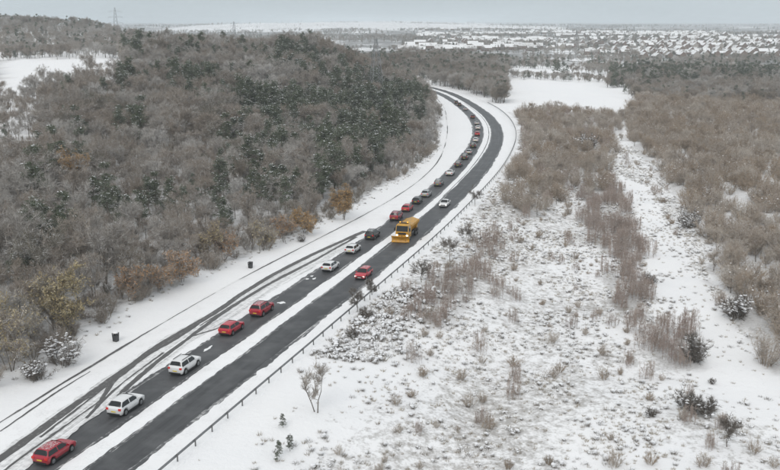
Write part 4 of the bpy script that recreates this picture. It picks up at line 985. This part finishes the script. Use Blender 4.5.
# ------------------------------------------------------------------ roadside bins
M_bin = plain('bin_plastic', (.035, .037, .04), .5, dirt=.3); M_binlid = plain('bin_lid', (.02, .02, .022), .5)
def bin_(px, py, label, snow, h=1.02, w_=.62):
    x, y = flat(px, py); y = y; x = x
    e = bpy.data.objects.new('litter_bin', None); col.objects.link(e); e.location = (x, y, float(height(x, y))); e.rotation_euler = (0, 0, -.3); tag(e, label, 'bin')
    v0, f0 = box(0, 0, h * .41, w_, w_, h * .82); v0 = [(a * (.86 if c < h * .4 else 1), b_ * (.86 if c < h * .4 else 1), c) for a, b_, c in v0]
    MB().add(v0, f0).build('bin_body', M_bin, e)
    b = MB()
    for sx in (-1, 1):
        for sy in (-1, 1): b.box(sx * w_ * .44, sy * w_ * .44, h * .9, .07, .07, h * .2)
    b.build('lid_post', M_bin, e)
    b = MB(); b.box(0, 0, h + .03, w_ * 1.05, w_ * 1.05, .08); b.build('lid', M_binlid, e)
    b = MB(); b.box(0, 0, h * .84, w_ * .8, w_ * .8, .05); b.build('liner', M_binlid, e)
    if snow:
        n = 16; v = [(0, 0, h + .07 + .2)]
        for rr, z in ((.32, .18), (.46, .1), (.5, .0)):
            v += [(math.copysign(abs(math.cos(t)) ** .6, math.cos(t)) * rr * w_, math.copysign(abs(math.sin(t)) ** .6, math.sin(t)) * rr * w_, h + .07 + z) for t in np.linspace(0, 6.283, n, False)]
        f = [(0, 1 + i, 1 + (i + 1) % n) for i in range(n)] + [(1 + q * n + i, 1 + (q + 1) * n + i, 1 + (q + 1) * n + (i + 1) % n, 1 + q * n + (i + 1) % n) for q in range(2) for i in range(n)]
        link('snow_cap', mesh('snow_cap', v, f, [M_snow], smooth=True), e)
bin_(116, 342, 'black litter bin with snow on its lid on the snowy verge', True)
bin_(250.5, 268.5, 'plain dark litter bin without snow on the verge past the russet bush', False, .95)

# ------------------------------------------------------------------ vehicles
M_glass = plain('car_glass', (.012, .014, .016), .08); M_tyre = plain('tyre_rubber', (.018, .018, .018), .85); M_rim = plain('alloy_rim', (.35, .36, .37), .35, .8)
M_trim = plain('black_trim', (.02, .02, .021), .55); M_tail = plain('tail_lamp', (.28, .012, .012), .25); M_plate_y = plain('rear_plate', (.7, .55, .06), .5); M_plate_w = plain('front_plate', (.75, .75, .72), .5)
M_lamp = plain('lamp_lens', (.6, .62, .64), .12)
def lit(name, c, s):
    m, N_, L_, b = new_mat(name); b.inputs['Base Color'].default_value = (*c, 1); b.inputs['Emission Color'].default_value = (*c, 1); b.inputs['Emission Strength'].default_value = s; return m
M_head_on = lit('head_lamp_lit', (1, .95, .85), 3.0); M_tail_on = lit('tail_lamp_lit', (.5, .02, .015), .2); M_beacon = lit('amber_beacon', (1, .45, .03), 1.2)
def paint(name, c, metal=.0):
    m, N, L, b = new_mat('paint_' + name); t = N.new('ShaderNodeTexCoord'); sx = N.new('ShaderNodeSeparateXYZ'); L.new(t.outputs['Object'], sx.inputs[0])
    n1 = noise(N, L, 2.6, 6, t.outputs['Object'], .65)
    low = rng_node(N, L, sx.outputs['Z'], .25, .8, .5, .02)                      # road salt and grime thrown up by the wheels
    f = math_node(N, L, 'MULTIPLY', low, rng_node(N, L, n1, .3, .65, .25, 1))
    L.new(mixc(N, L, f, c, (.16, .15, .14)), b.inputs['Base Color']); L.new(rng_node(N, L, f, 0, .5, .2, .7), b.inputs['Roughness'])
    b.inputs['Metallic'].default_value = metal; b.inputs['Coat Weight'].default_value = .4; b.inputs['Coat Roughness'].default_value = .08
    return m
PAINT = dict(red=paint('red', (.36, .008, .026)), bright_red=paint('bright_red', (.46, .011, .032)), crimson=paint('crimson', (.27, .012, .03)), white=paint('white', (.74, .745, .75)), silver=paint('silver', (.42, .43, .44), .3), grey=paint('grey', (.16, .165, .17), .3),
             black=paint('black', (.016, .017, .018)), dark=paint('dark', (.03, .033, .038)), maroon=paint('maroon', (.09, .014, .018)))
STYLES = dict(   # length, half width, heights; x stations are fractions of the length from the tail
    hatch=dict(L=4.2, W=.90, belt=.92, roof=1.47, hood=.90, nose=.74, rear_glass=(.03, .115), roof_end=.56, cowl=.74, rr=.31, rails=False),
    suv=dict(L=4.5, W=.94, belt=1.05, roof=1.68, hood=1.06, nose=.86, rear_glass=(.025, .095), roof_end=.58, cowl=.73, rr=.35, rails=True),
    cross=dict(L=4.4, W=.93, belt=1.0, roof=1.60, hood=1.0, nose=.80, rear_glass=(.03, .14), roof_end=.56, cowl=.735, rr=.34, rails=False),
    saloon=dict(L=4.6, W=.91, belt=.90, roof=1.44, hood=.88, nose=.72, rear_glass=(.19, .33), roof_end=.56, cowl=.715, rr=.32, rails=False))
def car_meshes(S):
    Ln, W = S['L'], S['W']; fl = .2; wx = (.185 * Ln, .80 * Ln); ar = S['rr'] + .07
    base = [0, .012, .03, .06, S['rear_glass'][0] + .03, S['rear_glass'][1], S['rear_glass'][1] + .04, .36, .385, .46, S['roof_end'], (S['roof_end'] + S['cowl']) / 2, S['cowl'], .86, .93, .975, .992, 1.0]
    for c in wx: base += [(c + ar * q) / Ln for q in (-1.0, -.97, -.82, -.5, 0, .5, .82, .97, 1.0)]
    xs_ = sorted(set(round(v, 4) for v in base)); K = xs_
    s0, s1 = S['rear_glass']; re, cw = S['roof_end'], S['cowl']
    def roofz(f):
        if f <= s0: return None
        pts_x = [s0, s1, .36, re, cw]; boot = S['belt'] if s0 < .1 else S['belt'] + .02
        pts_z = [boot, S['roof'] - .04, S['roof'], S['roof'] - .035, S['belt'] + .0]
        return float(np.interp(f, pts_x, pts_z)) if f < cw else None
    secs = []
    for f in K:
        x = f * Ln
        end = min(f, 1 - f); rd = min(1, math.sqrt(max(0.0, end) / .045)) if end < .045 else 1
        w_ = W * (.80 + .20 * rd) * (1 - .05 * sstep(np.array((f - .8) / .2)))
        deck = S['belt'] if f < .5 else float(np.interp(f, [cw, .9, .965, 1.0], [S['belt'] - .0, S['hood'] - .03, S['nose'] + .04, S['nose'] - .12]))
        if f < .03 and s0 < .1: deck = S['belt'] - .06
        if s0 > .1 and f < s0: deck = float(np.interp(f, [0, .03, s0], [S['belt'] - .08, S['belt'] + .0, S['belt'] + .03]))
        lo = fl + (.14 if f < .02 or f > .985 else .0)
        za = lo
        for c in wx:
            q = abs(x - c) / ar
            if q < 1: za = max(za, S['rr'] + ar * math.sqrt(1 - q * q))
        rz = roofz(f)
        belt = min(deck, S['belt'])
        belt = max(belt, za + .05)
        if rz is None or rz < belt + .02:
            zt = max(deck, belt + .01)
            up = [(w_ * .985, belt - .04), (w_ * .955, belt), (w_ * .86, zt + .005), (w_ * .6, zt + .02), (0, zt + .03)]
        else:
            h = rz - belt; tuck = .22 * min(1, h / .5); wr = w_ * .955 - tuck
            up = [(w_ * .985, belt - .04), (w_ * .955, belt), (wr + .02, rz - .05 * min(1, h / .2)), (wr - .12, rz + .01), (0, rz + .04)]
        half_ = [(0, lo), (w_ * .62, lo), (w_ * .62, za), (w_ * .97, za + .002), (w_, (za + belt) / 2 + .02)] + up
        secs.append((x - Ln / 2, half_))
    m_ = len(secs[0][1]); V = []; F = []
    for x, hs in secs:
        V += [(x, yv, zv) for yv, zv in hs] + [(x, -yv, zv) for yv, zv in hs[1:-1]][::-1]
    ring = 2 * m_ - 2
    tags = {}
    for i in range(len(secs) - 1):
        for j in range(ring):
            a, b = i * ring + j, i * ring + (j + 1) % ring
            F.append((a, a + ring, b + ring, b)); tags[len(F) - 1] = (i, j)
    F.append(tuple(range(ring))); F.append(tuple(range((len(secs) - 1) * ring, len(secs) * ring))[::-1])
    body = mesh('body', V, F, [M_trim], smooth=False)
    # sharp-edge shading: smooth only along gently bent faces
    body.polygons.foreach_set('use_smooth', np.ones(len(F), bool)); body.set_sharp_from_angle(angle=R(48))
    VA = np.array(V)
    tmp = bpy.data.objects.new('tmp', body); col.objects.link(tmp); sm = tmp.modifiers.new('round', 'SUBSURF'); sm.levels = 1; sm.render_levels = 1
    dg = bpy.context.evaluated_depsgraph_get(); dg.update(); rb = bpy.data.meshes.new_from_object(tmp.evaluated_get(dg)); rb.name = 'body'
    bpy.data.objects.remove(tmp); body = rb
    body.polygons.foreach_set('use_smooth', np.ones(len(body.polygons), bool)); body.set_sharp_from_angle(angle=R(50))
    def patch(name, sel, off=.012, shrink=(1, 1, 1)):
        vs, fs = [], []; cen = np.mean([VA[list(F[fi])].mean(0) for fi in sel], 0); shrink = np.array(shrink)
        for fi in sel:
            q = VA[list(F[fi])]; n = np.cross(q[1] - q[0], q[3] - q[0]) + np.cross(q[2] - q[1], q[0] - q[1]); n = n / (np.linalg.norm(n) + 1e-9)
            c = q.mean(0)
            if np.dot(n, c - np.array([0, 0, .8])) < 0: n = -n
            o = len(vs); vs += [tuple(cen + (p - cen) * shrink + n * off) for p in q]; fs.append(tuple(o + t for t in range(4)))
        return mesh(name, vs, fs, [M_glass])
    jb, jr = 6, 7         # ring indices: belt -> roof edge on one side
    sideL = [fi for fi, (i, j) in tags.items() if j == jb and (K[i] > s1 - .10 and K[i + 1] <= re + .11) and roofz((K[i] + K[i + 1]) / 2) is not None and roofz(K[i]) and roofz(K[i]) - S['belt'] > .12 and roofz(K[i + 1]) and roofz(K[i + 1]) - S['belt'] > .12 and not (.36 <= K[i] < .385)]
    jm = ring - 1 - jb
    sideR = [fi for fi, (i, j) in tags.items() if j == jm and (K[i], K[i + 1]) in {(K[tags[q][0]], K[tags[q][0] + 1]) for q in sideL}]
    top = lambda j: j in (7, 8, 9, 10)
    front = [fi for fi, (i, j) in tags.items() if j in (8, ring - 1 - 8, 7, ring - 1 - 7) and re <= K[i] and K[i + 1] <= cw]
    rear = [fi for fi, (i, j) in tags.items() if j in (8, ring - 1 - 8, 7, ring - 1 - 7) and s0 <= K[i] and K[i + 1] <= s1]
    parts = dict(windscreen=patch('windscreen', front, .016, (.93, .93, .93)), rear_window=patch('rear_window', rear, .02, (.74, .86, .74)), sideL=patch('side_window', sideL, .006, (.98, 1, .78)), sideR=patch('side_window', sideR, .006, (.98, 1, .78)))
    return body, parts, wx
def wheel_mesh(r, wd):
    b = MB(); b.cyl((0, 0, 0), (0, 1, 0), r, wd, 24); t = mesh('tyre', b.v, b.f, [M_tyre])
    b = MB(); b.cyl((0, 0, 0), (0, 1, 0), r * .66, wd + .02, 20)
    rim = mesh('rim', b.v, b.f, [M_rim]); return t, rim
CARM = {k: (car_meshes(S), wheel_mesh(S['rr'], .22)) for k, S in STYLES.items()}
def slab(name, S, mat, pts=None):
    return None
def snow_cap(S, seed):
    r = np.random.default_rng(seed); Ln, W = S['L'], S['W']; nx_, ny_ = 14, 9; V = []; xs_ = np.linspace(S['rear_glass'][1] + .03, S['roof_end'] - .02, nx_)
    for i, f in enumerate(xs_):
        for j in range(ny_):
            t = j / (ny_ - 1) * 2 - 1; e = min(i, nx_ - 1 - i, j, ny_ - 1 - j)
            rz = float(np.interp(f, [S['rear_glass'][1], .36, S['roof_end']], [S['roof'] - .04, S['roof'], S['roof'] - .035])) + .04 * (1 - abs(t))
            V.append((f * Ln - Ln / 2 + r.normal(0, .012), t * (W * .955 - .27) + r.normal(0, .015), rz + (-.01 if e == 0 else .03 + r.normal(0, .008))))
    F = [(i * ny_ + j, (i + 1) * ny_ + j, (i + 1) * ny_ + j + 1, i * ny_ + j + 1) for i in range(nx_ - 1) for j in range(ny_ - 1)]
    return mesh('roof_snow', V, F, [M_dusting], smooth=True)
SNOWCAP = {k: snow_cap(S, 3) for k, S in STYLES.items()}
SMALL = {}
for k, S in STYLES.items():
    Ln, W = S['L'], S['W']; d = {}
    tz = S['belt'] - .12
    b = MB(); b.box(-Ln / 2 + .05, 0, tz, .16, .26, .2); d['tail'] = mesh('tail_light', b.v, b.f, [M_tail_on])
    b = MB(); b.box(Ln / 2 - .14, 0, S['nose'] - .13, .24, .34, .13); d['head'] = mesh('headlight', b.v, b.f, [M_lamp])
    b = MB(); b.box(-Ln / 2 - .006, 0, .62, .03, .52, .11); d['plate_r'] = mesh('number_plate', b.v, b.f, [M_plate_y])
    b = MB(); b.box(Ln / 2 + .004, 0, .45, .03, .52, .11); d['plate_f'] = mesh('number_plate', b.v, b.f, [M_plate_w])
    b = MB(); b.box(-Ln / 2 - .004, 0, .36, .07, W * 1.5, .16); d['bump_r'] = mesh('rear_bumper', b.v, b.f, [M_trim])
    b = MB(); b.box(Ln / 2 - .006, 0, .56, .05, W * 1.1, .16); b.box(Ln / 2 - .01, 0, .3, .05, W * 1.4, .12); d['grille'] = mesh('grille', b.v, b.f, [M_trim])
    b = MB(); b.box((S['cowl'] - .055) * Ln - Ln / 2, 0, S['belt'] + .06, .14, .2, .15); d['mirror'] = mesh('door_mirror', b.v, b.f, [M_trim])
    b = MB(); b.box((.36) * Ln - Ln / 2, 0, S['roof'] + .04, Ln * .4, .05, .05); d['rail'] = mesh('roof_rail', b.v, b.f, [M_trim])
    b = MB(); b.box(-.03 * Ln, 0, .27, Ln * .4, .05, .14); d['sill'] = mesh('sill', b.v, b.f, [M_trim])
    SMALL[k] = d
def car(style, colour, yv, off, label, rev=False, snow=False, lamps=False, group=None, name='car'):
    S = STYLES[style]; (body, parts, wx), (ty, rim) = CARM[style]; d = SMALL[style]; Ln, W = S['L'], S['W']
    dx = float(C(yv + 1) - C(yv - 1)) / 2; ang = math.atan2(1, dx); ca = 1 / math.sqrt(1 + dx * dx)
    e = bpy.data.objects.new(name, None); col.objects.link(e)
    e.location = (float(C(yv)) + off * ca, yv - off * ca * dx, .006); e.rotation_euler = (0, 0, ang + (math.pi if rev else 0)); tag(e, label, 'car', group)
    def P(nm, me_, y=0.0, mat=None, loc=None, par=e):
        o = link(nm, me_, par, loc or (0, y, 0))
        if mat: o.material_slots[0].link = 'OBJECT'; o.material_slots[0].material = mat
        return o
    P('body', body, mat=PAINT[colour]); P('windscreen', parts['windscreen']); P('rear_window', parts['rear_window']); P('side_window', parts['sideL']); P('side_window', parts['sideR'])
    for sy in (-1, 1):
        for c in wx:
            w_ = P('wheel', ty, loc=(c - Ln / 2, sy * (W - .115), S['rr'])); P('rim', rim, par=w_)
        P('tail_light', d['tail'], sy * (W * .80 - .03)); P('headlight', d['head'], sy * W * .66, M_head_on if lamps else None); P('door_mirror', d['mirror'], sy * (W + .06), PAINT[colour])
        P('sill', d['sill'], sy * (W * .985))
        if S['rails']: P('roof_rail', d['rail'], sy * (W * .955 - .32))
    P('number_plate', d['plate_r']); P('number_plate', d['plate_f']); P('rear_bumper', d['bump_r']); P('grille', d['grille'])
    if snow: P('roof_snow', SNOWCAP[style])
    return e
ORD = ['last', 'second', 'third', 'fourth', 'fifth', 'sixth', 'seventh', 'eighth', 'ninth', 'tenth', 'eleventh', 'twelfth', 'thirteenth', 'fourteenth', 'fifteenth', 'sixteenth', 'seventeenth', 'eighteenth', 'nineteenth', 'twentieth', 'twenty-first', 'twenty-second', 'twenty-third', 'twenty-fourth', 'twenty-fifth', 'twenty-sixth']
Q = [(74.4, 'hatch', 'red', -2.95, 'red hatchback with a snow dusted roof', True), (84.9, 'cross', 'white', -2.85, 'white crossover', False), (95.9, 'suv', 'white', -2.8, 'white SUV with black roof rails', False), (108.7, 'hatch', 'bright_red', -3.9, 'clean red hatchback', False),
     (116.6, 'suv', 'red', -3.6, 'red SUV with snow on its roof', True), (139.7, 'hatch', 'white', -2.9, 'white hatchback', False), (151.3, 'hatch', 'white', -3.3, 'white hatchback', False), (162.0, 'suv', 'black', -3.3, 'black SUV with snow on its roof', True),
     (178.9, 'suv', 'crimson', -3.6, 'dark red SUV', False), (187.7, 'hatch', 'bright_red', -3.6, 'red hatchback', False), (196.3, 'hatch', 'black', -3.5, 'black hatchback', False), (204.6, 'cross', 'silver', -3.3, 'silver crossover', False),
     (219.3, 'suv', 'grey', -3.3, 'grey SUV', False), (235.8, 'saloon', 'white', -3.3, 'white saloon', False), (251, 'suv', 'dark', -3.3, 'dark SUV', False), (265.5, 'suv', 'black', -3.3, 'black SUV', False), (277.2, 'hatch', 'silver', -3.3, 'silver hatchback', False),
     (292.5, 'suv', 'black', -3.3, 'black SUV', False), (307.8, 'hatch', 'white', -3.5, 'white hatchback', False), (326.4, 'hatch', 'bright_red', -3.6, 'red hatchback', False), (347, 'hatch', 'white', -3.5, 'white hatchback', False), (364, 'saloon', 'silver', -3.5, 'silver saloon', False),
     (390.5, 'suv', 'maroon', -3.9, 'maroon SUV', False), (428.9, 'hatch', 'silver', -3.7, 'silver hatchback', False), (454.7, 'suv', 'black', -3.9, 'black SUV', False), (468.5, 'suv', 'black', -3.9, 'black SUV', False)]
for i, (yv, st, colr, off, txt, sn) in enumerate(Q):
    where = 'at the very tail of the queue' if i == 0 else '%s car counted from the tail of the queue' % ORD[i]
    car(st, colr, yv, off, (txt + (' ' if i == 0 else ', ') + where), snow=sn, group='cars queueing in the lane beside the wood')
car('hatch', 'bright_red', 137.0, 3.7, 'red hatchback with lit headlights coming towards the queue behind the gritter', True, True, True)['label'] = 'red hatchback with lit headlights driving ahead of the yellow gritter'
car('saloon', 'white', 194.5, 3.1, 'white saloon following the yellow gritter along the open lane', True, False, True)

# ------------------------------------------------------------------ the gritter lorry
M_yel = plain('gritter_yellow', (.56, .29, .02), .5, 0, .2, dirt=.6); M_yel2 = plain('plough_orange', (.62, .30, .012), .45, dirt=.5)
yv, off = 164.5, 2.75; dx = float(C(yv + 1) - C(yv - 1)) / 2; ang = math.atan2(1, dx); ca = 1 / math.sqrt(1 + dx * dx)
g_ = bpy.data.objects.new('gritter_lorry', None); col.objects.link(g_); g_.location = (float(C(yv)) + off * ca, yv - off * ca * dx, .006); g_.rotation_euler = (0, 0, ang + math.pi)
tag(g_, 'yellow gritter lorry with a snow plough meeting the queue of cars', 'lorry')
b = MB(); b.box(.1, 0, .85, 7.6, .9, .3); b.build('chassis', M_trim, g_)
# cab: front at x = 3.9
v = [(2.0, -1.22, .75), (3.95, -1.22, .75), (3.95, 1.22, .75), (2.0, 1.22, .75), (2.0, -1.22, 1.75), (4.0, -1.22, 1.75), (4.0, 1.22, 1.75), (2.0, 1.22, 1.75), (2.0, -1.15, 2.95), (3.72, -1.15, 2.95), (3.72, 1.15, 2.95), (2.0, 1.15, 2.95), (2.2, -1.0, 3.12), (3.45, -1.0, 3.12), (3.45, 1.0, 3.12), (2.2, 1.0, 3.12)]
f = [(0, 1, 5, 4), (1, 2, 6, 5), (2, 3, 7, 6), (3, 0, 4, 7), (4, 5, 9, 8), (5, 6, 10, 9), (6, 7, 11, 10), (7, 4, 8, 11), (8, 9, 13, 12), (9, 10, 14, 13), (10, 11, 15, 14), (11, 8, 12, 15), (12, 13, 14, 15), (3, 2, 1, 0)]
MB().add(v, f).build('cab', M_yel, g_)
sl = lambda z: 4.0 - .28 * (z - 1.75) / 1.2 + .015
MB().add([(sl(1.85), -1.1, 1.85), (sl(1.85), 1.1, 1.85), (sl(2.85), 1.05, 2.85), (sl(2.85), -1.05, 2.85)], [(0, 1, 2, 3)]).build('windscreen', M_glass, g_)
for s in (-1, 1):
    yy_ = lambda z: s * (1.22 - .07 * (z - 1.75) / 1.2 + .012)
    MB().add([(2.45, yy_(1.85), 1.85), (3.8, yy_(1.85), 1.85), (3.6, yy_(2.7), 2.7), (2.45, yy_(2.7), 2.7)], [(0, 1, 2, 3) if s < 0 else (3, 2, 1, 0)]).build('side_window', M_glass, g_)
    b = MB(); b.box(3.85, s * 1.42, 2.2, .12, .26, .6); b.bar((3.8, s * 1.2, 2.55), (3.85, s * 1.42, 2.45), .05); b.build('door_mirror', M_trim, g_)
    b = MB(); b.box(4.0, s * .95, 1.15, .08, .34, .2); b.build('headlight', M_head_on, g_)
    b = MB(); b.box(3.1, s * 1.235, 1.45, 1.15, .02, .55); b.build('door_panel', M_yel2, g_)
    for x_ in (3.0, -1.6, -2.9):
        bw = MB(); bw.cyl((0, 0, 0), (0, 1, 0), .52, .34, 24); w_ = bw.build('wheel', M_tyre, g_, loc=(x_, s * 1.02, .52))
        br_ = MB(); br_.cyl((0, 0, 0), (0, 1, 0), .3, .37, 18); br_.build('rim', M_rim, w_)
        b = MB(); b.box(x_, s * 1.05, 1.12, 1.15, .4, .06); b.build('mudguard', M_trim, g_)
b = MB(); b.box(3.99, 0, 1.45, .06, 1.5, .35); b.build('grille', M_trim, g_)
b = MB(); b.box(4.02, 0, .78, .16, 2.4, .3); b.build('bumper', M_yel2, g_)
b = MB(); b.box(2.7, 0, 3.2, .35, 1.7, .16); lb = b.build('light_bar', M_trim, g_)
for s in (-.7, .7): b = MB(); b.cyl((2.7, s, 3.33), (0, 0, 1), .12, .16, 12); b.build('beacon', M_beacon, lb)
# hopper: V shaped body with stiffening ribs
v = [(-3.6, -.55, 1.15), (1.75, -.55, 1.15), (1.75, .55, 1.15), (-3.6, .55, 1.15), (-3.75, -1.25, 2.35), (1.85, -1.25, 2.35), (1.85, 1.25, 2.35), (-3.75, 1.25, 2.35), (-3.75, -1.25, 2.75), (1.85, -1.25, 2.75), (1.85, 1.25, 2.75), (-3.75, 1.25, 2.75)]
f = [(0, 1, 5, 4), (1, 2, 6, 5), (2, 3, 7, 6), (3, 0, 4, 7), (4, 5, 9, 8), (5, 6, 10, 9), (6, 7, 11, 10), (7, 4, 8, 11), (3, 2, 1, 0)]
MB().add(v, f).build('hopper', M_yel, g_)
b = MB(); b.add([(-3.7, -1.2, 2.7), (1.8, -1.2, 2.7), (1.8, 1.2, 2.7), (-3.7, 1.2, 2.7), (-3.4, 0, 3.15), (1.5, 0, 3.15)], [(0, 1, 5, 4), (1, 2, 5), (2, 3, 4, 5), (3, 0, 4)]); b.build('hopper_cover', M_yel, g_)
for x_ in np.linspace(-3.3, 1.4, 6):
    for s in (-1, 1): b = MB(); b.bar((x_, s * .6, 1.2), (x_, s * 1.3, 2.4), .09); b.bar((x_, s * 1.29, 2.35), (x_, s * 1.29, 2.75), .08); b.build('rib', M_yel, g_)
b = MB(); b.box(-4.05, 0, 1.35, .7, 1.4, 1.3); b.cyl((-4.2, 0, .55), (0, 0, 1), .38, .1, 16); b.build('spreader', M_yel2, g_)
# plough blade: curved mouldboard, angled
pl = []; nz = 9
for i in range(13):
    t = i / 12 * 2 - 1
    for k in range(nz):
        q = k / (nz - 1); pl.append((5.15 + .42 * q * q - .3 * math.sin(q * math.pi) - .12 * t, t * 1.62, .08 + 1.12 * q + .12 * abs(t) * q))
f = [(i * nz + k, (i + 1) * nz + k, (i + 1) * nz + k + 1, i * nz + k + 1) for i in range(12) for k in range(nz - 1)]
po = link('plough_blade', mesh('plough_blade', pl, f, [M_yel2], smooth=True), g_)
so = po.modifiers.new('thickness', 'SOLIDIFY'); so.thickness = .06
for s in (-.9, 0, .9): b = MB(); b.bar((4.85, s, .2), (5.2, s, 1.15), .09); b.build('blade_rib', M_yel2, po)
b = MB(); b.box(5.0, 0, .1, .07, 3.1, .14); b.build('cutting_edge', M_trim, po)
b = MB(); b.bar((3.9, -.5, .6), (4.9, -.5, .5), .14); b.bar((3.9, .5, .6), (4.9, .5, .5), .14); b.bar((3.95, 0, 1.0), (4.95, 0, .8), .12); b.build('plough_arm', M_trim, g_)

# ------------------------------------------------------------------ winter haze: a closed box of even air round everything
hz_m = bpy.data.materials.new('haze'); hz_m.use_nodes = True; hn = hz_m.node_tree.nodes
for n in list(hn):
    if n.type == 'BSDF_PRINCIPLED': hn.remove(n)
pv = hn.new('ShaderNodeVolumePrincipled'); pv.inputs['Color'].default_value = (.88, .95, 1.0, 1); pv.inputs['Density'].default_value = .00015; pv.inputs['Anisotropy'].default_value = 0.0
hz_m.node_tree.links.new(pv.outputs[0], [n for n in hn if n.type == 'OUTPUT_MATERIAL'][0].inputs['Volume'])
zlow = float(GZ.min()) - 1.0; ztop = float(max(GZ.max() + 20, 110))
b = MB(); b.box(0, 4600, (zlow + ztop) / 2, 15200, 12000, ztop - zlow); hz = b.build('haze', hz_m)
tag(hz, 'thin pale winter haze filling the valley air', 'haze', kind='stuff')
